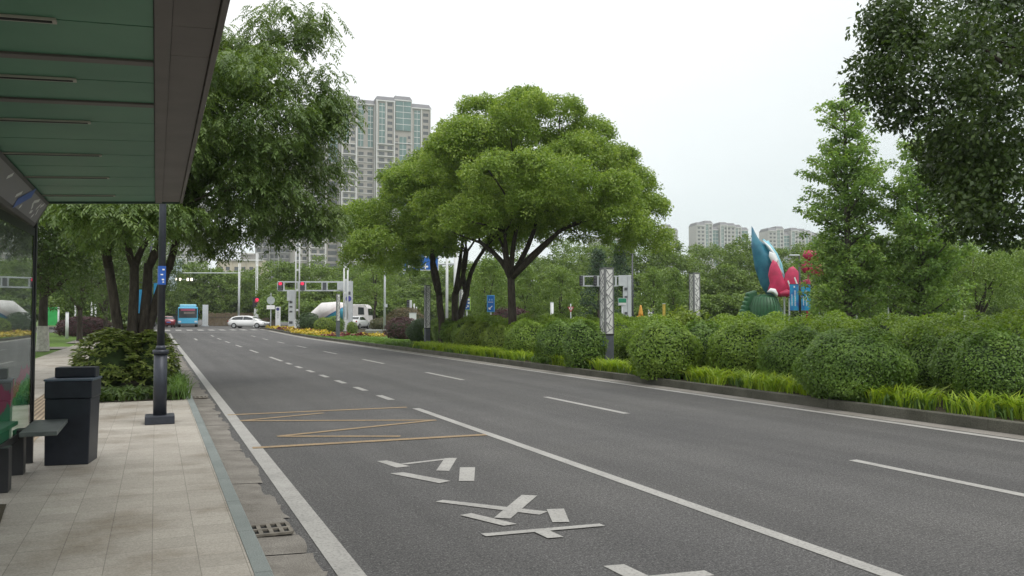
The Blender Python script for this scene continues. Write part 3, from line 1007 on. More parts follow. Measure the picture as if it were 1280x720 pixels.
# ------------------------------------------------------------------ tall conical trees
def cone_tree(label, px, D, top_py, wmax, lmat, seed, low=1.5, group=None):
    x, y = XY(px, D)
    H = ZZ(top_py, D) - .14
    rr = np.random.default_rng(seed); random.seed(seed)
    cents = []; rads = []
    mb = MB()
    mb.tube([(0, 0, -.1), (0, 0, .3), (.05, 0, H * .4), (0, .05, H * .75), (0, 0, H * .97)], [.24, .19, .14, .07, .02], 10)
    z = low
    while z < H - .5:
        f = 1 - (z - low) / (H - low)
        rl = wmax * (f ** .75) * (.6 + .55 * rr.random()) + .3
        if z < low + 1.5: rl *= .8
        nb = 4 if f > .3 else 3
        a0 = rr.random() * 6.28
        for k in range(nb):
            an = a0 + k * 6.28 / nb + rr.normal() * .45
            l = rl * (.65 + .55 * rr.random())
            tip = Vector((math.cos(an) * l, math.sin(an) * l, z + l * (.38 + .25 * rr.random())))
            mb.tube([(0, 0, z - .1), tuple(Vector((0, 0, z)).lerp(tip, .5) + Vector((0, 0, -.05 * l))), tuple(tip)], [.045, .03, .01], 5)
            ns = max(2, int(l / .42))
            for q in range(ns):
                tt = (q + 1) / ns
                p = Vector((0, 0, z)).lerp(tip, tt)
                cents.append(tuple(p + Vector((rr.normal() * .12, rr.normal() * .12, rr.normal() * .06)))); rads.append(.42 * (1.15 - .45 * tt))
                if tt < .95:
                    sd = Vector((-math.sin(an), math.cos(an), 0)) * (.22 + .35 * l * (1 - tt))
                    for sg in (-1, 1):
                        cents.append(tuple(p + sd * sg * rr.uniform(.6, 1.1) + Vector((0, 0, rr.normal() * .06)))); rads.append(.36)
        z += .40 + .22 * rr.random()
    cents.append((0, 0, H - .3)); rads.append(.22); cents.append((0, 0, H - .05)); rads.append(.12)
    t = thing('tree', label, 'tree', (x, y, .14), 0, group)
    c = arr(cents); r = arr(rads)
    v, ti = scatter_leaves(c, np.stack([r, r, r * .7], 1), 54, .14, .095, up=.9, spread=.5, shell=.2, droop=.25)
    quads_mesh('crown', v, len(ti), ti, lmat, t)
    mb.build('trunk', M_bark_pale, t, True)
    return t
cone_tree('tall conical tree with tiered branches against the sky, right of the red flower sculpture', 1060, 36, 104, 2.55, L_cone, 21)
cone_tree('conical tree partly behind the dark overhanging leaves, second tall spire from the sculpture', 1152, 35, 165, 3.1, L_cone, 22)

# ------------------------------------------------------------------ clipped bushes and hedge on the median
def bush_mesh(seed, n, L, W, lmat, a=.9, h=1.25, parent=None):
    rr = np.random.default_rng(seed)
    d = unit(rr.normal(size=(n, 3)))
    d[:, 2] = np.where(d[:, 2] < -.76, -d[:, 2], d[:, 2])
    ph = rr.random(6) * 6.28
    az = np.arctan2(d[:, 1], d[:, 0])
    lump = 1 + .055 * np.sin(3 * az + ph[0]) + .045 * np.sin(5 * az + ph[1] + 3 * d[:, 2]) + .05 * np.sin(7 * d[:, 2] + ph[2] + 2 * az)
    sq = (np.abs(d) ** 2.15).sum(1) ** (-1 / 2.15)
    k = lump * sq * np.where(rr.random(n) < .72, 1 - .10 * rr.random(n), .75 + .2 * rr.random(n))
    pos = d * k[:, None] * np.array([a, a, h * .58]) + np.array([0, 0, h * .46])
    pos[:, 2] = np.maximum(pos[:, 2], .04)
    nr = unit(d + np.array([0, 0, .25]) + rr.normal(size=(n, 3)) * .42)
    ax = unit(rr.normal(size=(n, 3)) + d * .6 + np.array([0, 0, .25]))
    s = .7 + .6 * rr.random(n)
    v = leaf_quads(pos, nr, ax, L * s, W * s)
    cl = np.sin(pos[:, 0] * 7 + ph[3]) * np.sin(pos[:, 1] * 7 + ph[4]) * np.sin(pos[:, 2] * 8 + ph[5])
    ti = .45 + .25 * cl + .5 * (rr.random(n) - .5)
    return quads_mesh('foliage', v, n, ti, lmat, parent)

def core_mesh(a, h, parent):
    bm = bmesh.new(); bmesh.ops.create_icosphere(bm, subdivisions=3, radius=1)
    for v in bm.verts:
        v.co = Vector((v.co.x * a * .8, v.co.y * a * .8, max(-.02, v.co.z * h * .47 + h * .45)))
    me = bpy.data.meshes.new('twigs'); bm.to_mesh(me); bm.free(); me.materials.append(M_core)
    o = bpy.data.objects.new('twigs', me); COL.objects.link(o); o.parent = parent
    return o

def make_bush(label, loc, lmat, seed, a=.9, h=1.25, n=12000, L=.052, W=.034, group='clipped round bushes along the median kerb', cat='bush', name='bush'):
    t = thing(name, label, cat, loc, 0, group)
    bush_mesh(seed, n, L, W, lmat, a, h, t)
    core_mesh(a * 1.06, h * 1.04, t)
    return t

def bush_at(px, base_py, w_px, h_px):
    p = G(px, base_py, .14)
    D = (p - CAM).dot(F)
    return p.x, p.y, w_px * D / FPX / 2, h_px * D / FPX
# surveyed bushes: centre px, base py, width px, height px, kind, label
BUSHES = [
    (1255, 512, 92, 102, 0, 'dark round bush at the right edge, nearest the camera on the median'),
    (1215, 502, 80, 88, 0, 'round bush behind the nearest one, second from the right edge'),
    (1170, 493, 70, 78, 0, 'bush squeezed between the big dome bush and the right edge pair'),
    (1076, 502, 136, 92, 0, 'large dome-shaped clipped bush standing alone at the kerb between two lily patches'),
    (1000, 484, 90, 78, 0, 'wide clipped bush behind the long lily patch, just left of the large dome bush'),
    (935, 476, 90, 76, 1, 'clipped bush behind the middle of the long lily patch'),
    (880, 470, 70, 70, 0, 'narrow clipped bush behind the left half of the long lily patch'),
    (830, 474, 88, 76, 1, 'full clipped bush directly right of the near lattice pillar'),
    (728, 461, 54, 66, 0, 'dark clipped bush directly left of the near lattice pillar'),
    (697, 456, 56, 60, 0, 'dark clipped bush, second to the left of the near lattice pillar'),
    (655, 448, 56, 52, 1, 'lighter clipped bush behind the bright lily clump below the forked trunk'),
    (622, 443, 46, 38, 2, 'yellow-green low bush below the blue arrow sign'),
    (594, 438, 46, 38, 2, 'yellow-green low bush below the twin dark trunks'),
    (565, 432, 44, 36, 0, 'dark bush just right of the slim second pillar'),
    (527, 428, 44, 32, 3, 'very dark ball-shaped bush at the foot of the second pillar'),
]
L_dark = leaf_mat('leaf_bush_dark', (0.022, 0.05, 0.014), (0.04, 0.085, 0.02), (0.075, 0.13, 0.03), 0.22, .4, .4)
for i, (px, bp, w, h, k, lab) in enumerate(BUSHES):
    x, y, a, hh = bush_at(px, bp, w, h)
    a = a * 1.02
    sc = math.hypot(x, y) / 15
    x += .25 * a; y += .4 * a
    make_bush(lab, (x, y, .13), (L_bush, L_hedge, L_bush_y, L_dark)[k], 100 + i, a, min(hh * .93, 1.3), int(25000 * min(1.3, (a / .9) ** 2) / (1 if sc < 1.3 else 1.7)), .046 * (1 if sc < 1.3 else 1.35), .03 * (1 if sc < 1.3 else 1.35))

# the long hedge behind them, one mass
def hedge(label, x0, x1, y0, y1, h, n, L, W, lmat, name='hedge', lump=.2, z0=.13):
    t = thing(name, label, 'hedge', (0, 0, z0))
    rr = np.random.default_rng(77)
    w = x1 - x0
    u = rr.random(n); v = rr.random(n)
    x = x0 + u * w; y = y0 + v * (y1 - y0)
    front = rr.random(n) < .30
    x = np.where(front, x0 + .35 * rr.random(n), x)
    def top(x, y):
        return h + lump * (np.sin(x * 2.1 + 1.3 * np.sin(y * .9)) * np.sin(y * 1.7 + .6) + .5 * np.sin(y * 3.9 + x) + .4 * np.sin(x * 4.3 - y * 2.7)) - .45 * np.exp(-((x - x0) / .28) ** 2) - .3 * np.exp(-((x1 - x) / .3) ** 2)
    tz = top(x, y)
    z = np.where(front, tz * rr.random(n) ** .7, tz - .16 * rr.random(n) ** 1.5)
    x = np.where(front, x + .12 * np.sin(y * 4.1) - .25 * (z / h - .4), x)
    d = np.where(front[:, None], np.array([-1, 0, .45]), np.array([0, 0, 1.0]))
    nr = unit(d + rr.normal(size=(n, 3)) * .42)
    ax = unit(rr.normal(size=(n, 3)) + d * .7)
    s = .7 + .6 * rr.random(n)
    vv = leaf_quads(np.stack([x, y, z], 1), nr, ax, L * s, W * s)
    ti = .48 + .2 * np.sin(x * 5.5) * np.sin(y * 5.1 + 1) + .55 * (rr.random(n) - .5)
    quads_mesh('foliage', vv, n, ti, lmat, t)
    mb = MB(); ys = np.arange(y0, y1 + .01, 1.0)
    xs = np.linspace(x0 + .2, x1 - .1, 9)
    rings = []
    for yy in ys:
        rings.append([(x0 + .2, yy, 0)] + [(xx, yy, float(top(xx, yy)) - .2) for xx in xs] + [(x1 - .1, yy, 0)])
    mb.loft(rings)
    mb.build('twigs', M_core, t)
    return t
hedge('long waist-high clipped hedge filling the median behind the round bushes', 13.35, 18.9, 6.0, 43.0, 1.28, 260000, .066, .042, L_hedge)
# shoots standing proud of the hedge
x, y = XY(856, 22)
t = thing('shrub', 'bright untrimmed shrub sticking up from the hedge right of the near lattice pillar', 'shrub', (x, y, 1.1))
cc = RNG.normal(size=(26, 3)) * arr([.35, .35, .16]) + arr([0, 0, .42])
v, ti = scatter_leaves(cc, np.full((26, 3), .16), 26, .12, .05, up=.8, spread=.5, shell=.1)
quads_mesh('foliage', v, len(ti), ti, L_bush_y, t)
mb = MB()
for q in range(9): mb.tube([(0, 0, -.2), tuple(cc[q])], [.015, .006], 5)
mb.build('stems', M_bark, t)

# lilies by the kerb: too many blades to count
def blades(name, pts, hgt, wid, lmat, label, per=13, seed=4, cat='lilies', kind='stuff', lean=.55):
    rr = np.random.default_rng(seed)
    n = len(pts) * per
    idx = np.repeat(np.arange(len(pts)), per)
    p = pts[idx] + np.concatenate([rr.normal(size=(n, 2)) * .05, np.zeros((n, 1))], 1)
    an = rr.random(n) * 6.283
    h = hgt * (.6 + .6 * rr.random(n)); ln = lean * h * (.4 + 1.0 * rr.random(n))
    dx = np.stack([np.cos(an), np.sin(an), np.zeros(n)], 1)
    sd = np.stack([-np.sin(an), np.cos(an), np.zeros(n)], 1)
    w = wid * (.7 + .6 * rr.random(n))
    z = np.array([0, 0, 1.0])
    a = p; b = p + dx * (ln * .3)[:, None] + z * (h * .62)[:, None]; c = p + dx * ln[:, None] + z * (h * (.95 - .2 * rr.random(n)))[:, None]
    V = np.empty((n, 8, 3))
    V[:, 0] = a - sd * w[:, None] * .4; V[:, 1] = a + sd * w[:, None] * .4; V[:, 2] = b + sd * w[:, None] * .5; V[:, 3] = b - sd * w[:, None] * .5
    V[:, 4] = V[:, 3]; V[:, 5] = V[:, 2]; V[:, 6] = c + sd * w[:, None] * .08; V[:, 7] = c - sd * w[:, None] * .08
    tt = np.repeat(.3 * rr.random(len(pts))[idx] + .7 * rr.random(n), 2)
    o = quads_mesh(name, V.reshape(-1, 3), n * 2, tt, lmat)
    return tag(o, label, cat, None, kind)
def patch(y0, y1, x0, x1, dens, z=.135, seed=1):
    rr = np.random.default_rng(seed)
    n = int((y1 - y0) * (x1 - x0) * dens)
    return np.stack([x0 + (x1 - x0) * rr.random(n), y0 + (y1 - y0) * rr.random(n), np.full(n, z)], 1)
def ymed(px, X=11.0):
    d = ray(px, 396); return X * d.y / d.x
P = [(1330, 1075, 11.0, 11.75), (1008, 838, 10.98, 11.7), (790, 735, 10.98, 11.5), (718, 682, 10.98, 11.4), (650, 590, 10.98, 11.7), (588, 555, 10.98, 11.8), (552, 515, 10.98, 11.9)]
lp = np.concatenate([patch(ymed(a), ymed(b), x0, x1, 34, seed=i) for i, (a, b, x0, x1) in enumerate(P)])
blades('lilies', lp[(np.sin(lp[:, 1] * 2.3) * np.sin(lp[:, 1] * 5.1 + lp[:, 0] * 3) + .9 * RNG.random(len(lp))) > .12], .36, .026, L_lily, 'bright yellow-green strap-leaved lilies along the median kerb', 15, 6, lean=.95)
gp = np.concatenate([patch(8, 42, 10.92, 12.6, 9, seed=33)])
blades('groundcover', gp, .2, .03, L_grass, 'low dark ground cover between the bushes and the median kerb', 9, 7, 'ground cover')
gp = np.concatenate([patch(43, 70, 10.95, 14, 10, .15, seed=34)])
blades('lawn_grass', gp, .09, .03, leaf_mat('leaf_lawn', (0.08, 0.16, 0.025), (0.12, 0.22, 0.03), (0.17, 0.27, 0.05), .3), 'mown bright green lawn on the median near the flower bed', 9, 8, 'lawn')

# ------------------------------------------------------------------ bush island on the pavement
def pitto(label, loc, a, h, seed):
    t = thing('shrub', label, 'shrub', loc)
    rr = np.random.default_rng(seed)
    M = int(950 * a * a)
    d = unit(rr.normal(size=(M, 3))); d[:, 2] = np.where(d[:, 2] < -.6, -d[:, 2], d[:, 2])
    k = (.80 + .2 * rr.random(M))
    cc = d * k[:, None] * arr([a, a, h * .6]) + arr([0, 0, h * .42])
    vs = []; ts = []
    for q in range(9):
        an = q * 2.4 + rr.random(M) * .8
        out = np.stack([np.cos(an), np.sin(an), .35 + .3 * rr.random(M)], 1)
        ax = unit(out + d * .35)
        nr = unit(np.array([0, 0, 1.0]) + d * .4 + rr.normal(size=(M, 3)) * .3)
        s = .8 + .5 * rr.random(M)
        vs.append(leaf_quads(cc, nr, ax, .105 * s, .05 * s)); ts.append(.3 * rr.random(M) + .7 * rr.random(M))
    quads_mesh('foliage', np.concatenate(vs), M * 9, np.concatenate(ts), L_pitto, t)
    o = core_mesh(a * .72, h * .9, t)
    return t
x, y = XY(140, 17.4); pitto('rounded shrub with pale-edged leaves behind the litter bin, left half of the island', (x, y, .14), .76, 1.2, 3)
x, y = XY(190, 17.6); pitto('rounded shrub with pale-edged leaves around the tree stems behind the lamp post', (x, y, .14), .56, 1.15, 4)
x, y = XY(166, 19.2); pitto('leafy shrub at the rear of the island, wrapped round the tree stems', (x, y, .14), .72, 1.3, 5)
mb = MB(); strip(mb, -1.25, .5, 15.9, 26, .135)
struct(mb, 'planting_bed', M_soil)
gp = patch(15.9, 17.5, -1.25, .5, 60, .13, seed=50)
blades('ivy', gp, .17, .04, L_near, 'dark tangled ivy at the front of the shrub island', 9, 9, 'ivy', lean=1.2)
gp = patch(15.7, 21, .3, .54, 38, .13, seed=51)
blades('grass', gp, .34, .016, L_grass, 'long loose grass spilling over the kerb beside the lamp post', 12, 10, 'grass', lean=.7)

# ------------------------------------------------------------------ generic trees with shared meshes
def proto(kind, lmat, seed, H=6.5, w=2.4, leaf=.2, n=22, per=30, sub=9, bark=None):
    global RNG
    RNG = np.random.default_rng(seed)
    if kind == 'round':
        c = dome(n, (w, w, H * .36), -.55, .6, .9) + arr([0, 0, H * .62])
        r = (.32 + .12 * RNG.random(n)) * w
    elif kind == 'tall':
        k = np.linspace(0, 1, n)
        an = k * 40
        rad_ = w * np.sin(np.clip(k * .82 + .16, 0, 1) * math.pi) ** .7
        c = np.stack([np.cos(an) * rad_ * .6, np.sin(an) * rad_ * .6, H * (.24 + .72 * k)], 1); r = (.28 + .2 * RNG.random(n)) * w * (1.1 - .6 * k)
    else:
        k = np.linspace(0, 1, n) ** .8
        an = k * 60
        rad_ = w * (1 - k) * .75
        c = np.stack([np.cos(an) * rad_, np.sin(an) * rad_, H * (.12 + .85 * k)], 1); r = (.4 * (1 - k) + .12) * w
    return c, r
PROTO = {}
def gtree(kind_key, label, px, D, top_py, lmat, kind='round', wpx=60, seed=1, leaf=.2, name='tree', group=None, lime=False, z=.1, n=22, per=26, sub=9, zlow=None, bark=None):
    x, y = XY(px, D)
    z = z + rise(y)
    H = ZZ(top_py, D) - z
    w = wpx * D / FPX / 2
    c, r = proto(kind, lmat, seed, H, w, leaf, n)
    return tree(label, (x, y, z), c, r, sub, .26 * w * .6 + .12, per, leaf, leaf * .5, lmat, base_r=max(.09, w * .05), fork=H * .28, nlimb=8, seed=seed, name=name, group=group, full=True, lime=lime, mat=bark)

G_ST = 'street trees along the left pavement'
def lgtree(label, px, D, zc, a, az, lime, seed, base_r=.2):
    global RNG
    RNG = np.random.default_rng(seed)
    x, y = XY(px, D)
    c = dome(26, (a, a, az), -.75, .6, .92) + arr([0, 0, zc])
    tree(label, (x, y, .1), c, a * (.28 + .12 * RNG.random(26)), 26, .36, 34, .16, .075, L_left, base_r=base_r, fork=zc - az * .8, nlimb=12, seed=seed, full=True, lime=lime, group=G_ST)
lgtree('thick street tree with a whitewashed trunk base right beside the shelter post', 54, 36, 5.0, 3.2, 3.1, True, 61, .2)
lgtree('street tree on the verge left of the whitewashed trunk, seen through the shelter glass', 14, 31, 4.9, 2.8, 2.8, True, 62)
lgtree('mid-green street tree over the lawn between the shelter post and the stems', 100, 50, 4.9, 3.6, 3.6, False, 63, .16)
lgtree('farther street tree above the purple hedge', 132, 62, 4.8, 4.0, 3.8, False, 64, .16)
lgtree('street tree behind the drooping tree, last before the crossing', 172, 72, 5.0, 4.2, 4.0, False, 65, .16)

MID = 'young trees beyond the far carriageway'
gtree('a', 'light green young tree between the twin trunks and the forked trunk', 612, 64, 322, L_wood_b, 'tall', 70, 71, .17, group=MID, per=34, n=26)
gtree('a', 'light green slender tree left of the forked camphor trunk, behind the blue arrow sign', 655, 70, 330, L_wood_b, 'tall', 60, 72, .17, group=MID, per=34)
gtree('a', 'leafy young tree just right of the forked camphor trunk', 700, 68, 335, L_wood_b, 'tall', 62, 73, .17, group=MID, per=34)
gtree('a', 'dark blue-green conifer behind the traffic signal arm by the near lattice pillar', 748, 80, 312, L_conif, 'cone', 62, 74, .2, group='conifers in the park')
gtree('a', 'dark conifer directly behind the near lattice pillar', 775, 86, 305, L_conif, 'cone', 56, 75, .2, group='conifers in the park')
gtree('a', 'young pale tree beside the thin grey lamp pole, above the orange figure', 815, 66, 335, L_wood_b, 'tall', 46, 76, .16, group=MID)
gtree('a', 'slim pale tree above the yellow post', 843, 68, 335, L_wood_b, 'tall', 34, 77, .16, group=MID)
gtree('a', 'light green tree beside the grey lamp pole left of the twin trunks', 468, 92, 328, L_wood_b, 'round', 60, 78, .22, group=MID)
gtree('a', 'feathery bright tree with a dark forked trunk at the right, above the hedge', 1222, 42, 305, L_wood_b, 'round', 110, 79, .13, group='trees behind the hedge at the right', per=44, n=30, bark=M_bark)
gtree('a', 'green tree between the second spire and the feathery bright tree', 1172, 50, 310, L_wood, 'round', 80, 80, .15, group='trees behind the hedge at the right', per=40, n=28)
gtree('a', 'green tree at the right edge behind the hedge', 1285, 50, 300, L_wood, 'round', 100, 81, .15, group='trees behind the hedge at the right', per=40, n=28)
gtree('a', 'bushy green tree low between the banner pole and the tall conical tree', 1048, 46, 350, L_cone, 'round', 60, 82, .14, group='trees behind the hedge at the right', per=40, n=24)
gtree('a', 'broad low green tree under the second spire', 1120, 47, 318, L_cone, 'round', 100, 83, .15, group='trees behind the hedge at the right', per=44, n=30)

# far woods, each one mass
def wood(label, spans, lmat, seed, leaf=.38, per=15):
    global RNG
    RNG = np.random.default_rng(seed)
    vs = []; ts = []
    for (px, D, top, wpx) in spans:
        x, y = XY(px, D); H = ZZ(top, D); w = wpx * D / FPX / 2
        nc = 16
        c = dome(nc, (w, w, H * .42), -.85, .6, .95) * arr([1, 1, 1]) + arr([x, y, H * .55 + rise(y)])
        r = w * (.36 + .18 * RNG.random(nc))
        sc, sr = subclumps(c, r, 20, .2 * w * .55 + .14, .85, False)
        v, ti = scatter_leaves(sc, sr, int(per * 1.35), leaf * .72, leaf * .42, up=.5, spread=.5)
        vs.append(v); ts.append(ti)
    v = np.concatenate(vs); ti = np.concatenate(ts)
    o = quads_mesh('wood', v, len(ti), ti, lmat)
    return tag(o, label, 'wood', None, 'stuff')
rs = random.Random(5)
wood('dense dark green wood below the far right apartment blocks', [(px + rs.uniform(-8, 8), 104 + rs.uniform(-8, 12), rs.uniform(294, 308), rs.uniform(50, 68)) for px in range(700, 1300, 22)] + [(px + rs.uniform(-8, 8), 92, rs.uniform(330, 344), 52) for px in range(690, 1300, 30)] + [(px, 86, rs.uniform(366, 376), 46) for px in range(690, 1310, 26)], L_wood, 91, .36)
wood('dense green wood across the crossing behind the blue bus', [(px + rs.uniform(-6, 6), 132 + rs.uniform(-6, 8), rs.uniform(343, 352) - max(0, 20 - abs(px - 250) * .25), rs.uniform(40, 52)) for px in range(150, 345, 16)] + [(px, 126, rs.uniform(366, 376), 34) for px in range(210, 345, 18)], L_wood, 92, .42)
wood('mid-green wood behind the signal gantry and the mixer truck', [(px + rs.uniform(-6, 6), 122 + rs.uniform(-6, 8), rs.uniform(318, 330), rs.uniform(48, 62)) for px in range(340, 720, 18)] + [(px, 112, rs.uniform(352, 364), 40) for px in range(345, 720, 24)] + [(px, 104, rs.uniform(374, 382), 40) for px in range(345, 720, 24)], L_wood, 93, .4)
wood('green wood behind the street trees on the left', [(px + rs.uniform(-6, 6), 100 + rs.uniform(-6, 8), rs.uniform(330, 345), rs.uniform(44, 60)) for px in range(-60, 190, 18)] + [(px, 92, rs.uniform(368, 378), 44) for px in range(-60, 192, 16)], L_wood, 94, .38)

# hedges and round shrubs by the crossing
def low_hedge(label, px, D, wpx, top_py, lmat, seed, deep=.7, name='hedge', cat='hedge', leaf=.11, z=.13, group=None):
    x, y = XY(px, D); z = z + rise(y)
    h = ZZ(top_py, D) - z; a = wpx * D / FPX / 2
    t = thing(name, label, cat, (x, y, z), -YAW, group)
    o = bush_mesh(seed, int(2600 * max(1, a)), leaf, leaf * .55, lmat, 1, h, t)
    o.scale = (a, deep * a, 1)
    c = core_mesh(1, h, t); c.scale = (a, deep * a, 1)
    return t
low_hedge('low purple-leaved hedge across the lawn, left of the whitish path', 106, 68, 66, 396.5, L_purple, 201, .5)
low_hedge('darker purple hedge in front, beside the white bollard', 96, 61, 50, 402.5, L_purple, 202, .4)
low_hedge('purple-red hedge on the median left of the second pillar', 503, 54, 44, 398, L_purple, 203, .7)
low_hedge('faded brownish shrub beyond the purple-red hedge', 508, 78, 50, 386, leaf_mat('leaf_brownish', (0.07, 0.06, 0.03), (0.13, 0.105, 0.05), (0.19, 0.155, 0.08), .2), 204, .6, 'shrub', 'shrub')
low_hedge('brownish round shrub beside the grey lamp pole', 478, 84, 32, 398, leaf_mat('leaf_brown_green', (0.06, 0.065, 0.03), (0.11, 0.11, 0.05), (0.16, 0.16, 0.08), .2), 205, .7, 'shrub', 'shrub')
low_hedge('olive-dark round shrub at the left end of the flower bed', 386, 76, 29, 392, L_dark, 206, .9, 'shrub', 'shrub', .12)
low_hedge('mid-green shrub in the flower bed, right of the olive-dark one', 405, 73, 26, 398, L_bush_y, 207, .9, 'shrub', 'shrub', .12)
low_hedge('dull green shrub behind the third pillar in the flower bed', 418, 76, 26, 396, L_bush, 208, .9, 'shrub', 'shrub', .12)
low_hedge('small bright green shrub at the foot of the twin white poles', 440, 70, 14, 403, L_bush_y, 209, .9, 'shrub', 'shrub', .1)
low_hedge('maroon shrub behind the blue arrow sign', 640, 58, 60, 386, L_purple, 210, .5, 'shrub', 'shrub')

# flower bed: rows of blossom too many to count
def flowers(name, polys, lmat, label, seed, z=.18):
    rr = np.random.default_rng(seed)
    pts = []
    for (pa, Da, pb, Db, w) in polys:
        a = arr(XY(pa, Da)); b = arr(XY(pb, Db))
        n = int(np.linalg.norm(b - a) * w * 46)
        t = rr.random(n)[:, None]
        d = (b - a) / np.linalg.norm(b - a); s = arr([-d[1], d[0]])
        p = a * (1 - t) + b * t + s * ((rr.random(n) - .5) * w)[:, None]
        pts.append(p)
    p = np.concatenate(pts)
    zz = np.array([z + rise(q) for q in p[:, 1]]) + .16 * rr.random(len(p))
    pos = np.stack([p[:, 0], p[:, 1], zz], 1)
    n = len(p)
    v = leaf_quads(pos, unit(arr([0, 0, 1]) + rr.normal(size=(n, 3)) * .6), rdir(n), .2, .16)
    return tag(quads_mesh(name, v, n, rr.random(n), lmat), label, 'flowers', None, 'stuff')
flowers('yellow_flowers', [(340, 88, 372, 80, 1.6), (365, 78, 400, 70, 1.6), (390, 67, 418, 61, 1.5), (460, 62, 484, 60, 1.6), (372, 70, 410, 63, 1.3)], L_yellow, 'bands of yellow flowers in the bed at the end of the median', 301, .2)
flowers('maroon_flowers', [(350, 81, 378, 74, .7), (408, 60.5, 424, 59, 1.0), (424, 61, 460, 61, 1.6), (484, 60, 500, 59, 1.2), (385, 72, 398, 69, .6)], L_maroon, 'bands of maroon flowers woven between the yellow ones', 302, .2)
# ------------------------------------------------------------------ shared finishes
M_galv = simple('galvanised', (0.50, 0.53, 0.55), 0.5, 0.08, 3, 0.1)
M_polewhite = simple('pole_white', (0.62, 0.64, 0.64), 0.5, 0.06, 3)
M_black = simple('black_metal', (0.02, 0.02, 0.022), 0.5, 0.1)
M_dkgrey = simple('dark_grey', (0.07, 0.075, 0.085), 0.55, 0.15, 8)
M_signblue = simple('sign_blue_flat', (0.012, 0.115, 0.42), 0.45, 0.08)
M_signgreen = simple('sign_green', (0.02, 0.26, 0.13), 0.45, 0.08)
M_red_on = emit('signal_red', (1.0, 0.05, 0.12), 1.1)
M_lamp_on = emit('enforcement_lamp', (1.0, 0.93, 0.72), 2.2)
M_orange = simple('orange_plastic', (0.62, 0.30, 0.035), 0.5, 0.1)
M_rubber = simple('rubber', (0.018, 0.018, 0.018), 0.85, 0.2)
M_rim = simple('alloy', (0.42, 0.43, 0.44), 0.35, 0.1, 5, 0.6)
M_carglass = simple('car_glass', (0.02, 0.026, 0.03), 0.08, 0.1, 3, 0.0, 0.8)

def place(px, D, z=0.13):
    x, y = XY(px, D)
    return (x, y, z + rise(y))
def zl(py, D, loc): return ZZ(py, D) - loc[2]

# ------------------------------------------------------------------ lattice light pillars
G_P = 'lattice light pillars on the median'
M_panel = simple('pillar_panel', (0.66, 0.66, 0.64), 0.45, 0.06, 2)
M_pbase = simple('pillar_base', (0.085, 0.095, 0.11), 0.55, 0.2, 6)
def pillar(label, px, D, top_py, w=.42, base_h=.92, seed=1):
    rr = random.Random(seed)
    loc = place(px, D, .13)
    H = zl(top_py, D, loc)
    t = thing('light_pillar', label, 'light pillar', loc, 0, G_P)
    h = w / 2
    MB().b(-h * .98, h * .98, -h * .98, h * .98, -.1, base_h).build('plinth', M_pbase, t, bevel=.008)
    MB().b(-h * 1.02, h * 1.02, -h * 1.02, h * 1.02, base_h, base_h + .05).build('band', M_black, t)
    MB().b(-h * .9, h * .9, -h * .9, h * .9, base_h + .05, H - .02).build('light_panel', M_panel, t)
    mb = MB()
    for sx in (-1, 1):
        for sy in (-1, 1):
            k = .055 if (sx, sy) == (-1, -1) else .03
            mb.b(sx * h - (k if sx > 0 else 0), sx * h + (k if sx < 0 else 0), sy * h - (k if sy > 0 else 0), sy * h + (k if sy < 0 else 0), base_h + .05, H)
    mb.b(-h, h, -h, h, H - .0, H + .03)
    def bar(a, b, ax, sg):
        L = math.hypot(b[0] - a[0], b[1] - a[1]); an = math.atan2(b[1] - a[1], b[0] - a[0])
        c = ((a[0] + b[0]) / 2, (a[1] + b[1]) / 2)
        if ax == 'y': mb.box((c[0], sg * h * .92, c[1]), (L, .012, .017), ry=-an)
        else: mb.box((sg * h * .92, c[0], c[1]), (.012, L, .017), rx=an)
    for ax in 'xy':
        for sg in (-1, 1):
            z = base_h + .06; s = 1
            while z < H - .25:
                dz = rr.uniform(.16, .3)
                a = (-s * h * .92, z); b = (s * h * .92, min(H - .04, z + dz))
                bar(a, b, ax, sg)
                mid = (a[0] * .45 + b[0] * .55, a[1] * .45 + b[1] * .55)
                bar(mid, (-s * h * .9 * rr.uniform(.3, 1), min(H - .04, mid[1] + rr.uniform(.12, .25))), ax, sg)
                z += dz * rr.uniform(.75, 1.0); s = -s
    mb.build('lattice', simple('lattice_grey', (.17, .175, .18), .5), t)
    return t
pl = pillar('tall white lattice light pillar on a grey plinth, nearest, between two round bushes', 758.5, 24.0, 336, .305, .93, 1)
MB().b(-.1555, -.1505, -.1, .02, .55, .86).build('notice', M_b, pl)
pillar('slim dark-looking lattice pillar left of the twin-trunk camphor tree', 534, 42, 357, .26, .86, 2)
pillar('pale lattice pillar in the flower bed near the crossing', 422.5, 58, 368, .24, 1.15, 3)
pillar('lattice light pillar far to the right rising behind the hedge, left of the teal sculpture', 868.5, 30, 342, .29, .9, 4)
pillar('lattice light pillar half hidden behind the twin dark trunks', 577, 53, 362, .28, .9, 5)

# ------------------------------------------------------------------ signal gantries
def signal(mb_parent, x, z, y, on, w=.42, h=1.25):
    s = MB().b(x - w / 2, x + w / 2, y - .12, y + .12, z - h / 2, z + h / 2).build('signal_head', M_black, mb_parent)
    for k in range(3):
        m_ = M_red_on if (k == 0 and on) else M_dkgrey
        ww = w * .46
        mb = MB(); mb.cyl((x, y - .135, z + h * .31 - k * h * .31), ww * .86 if on else ww * .7, .03, 14, 'y'); mb.build('lens', m_, s)
    return s

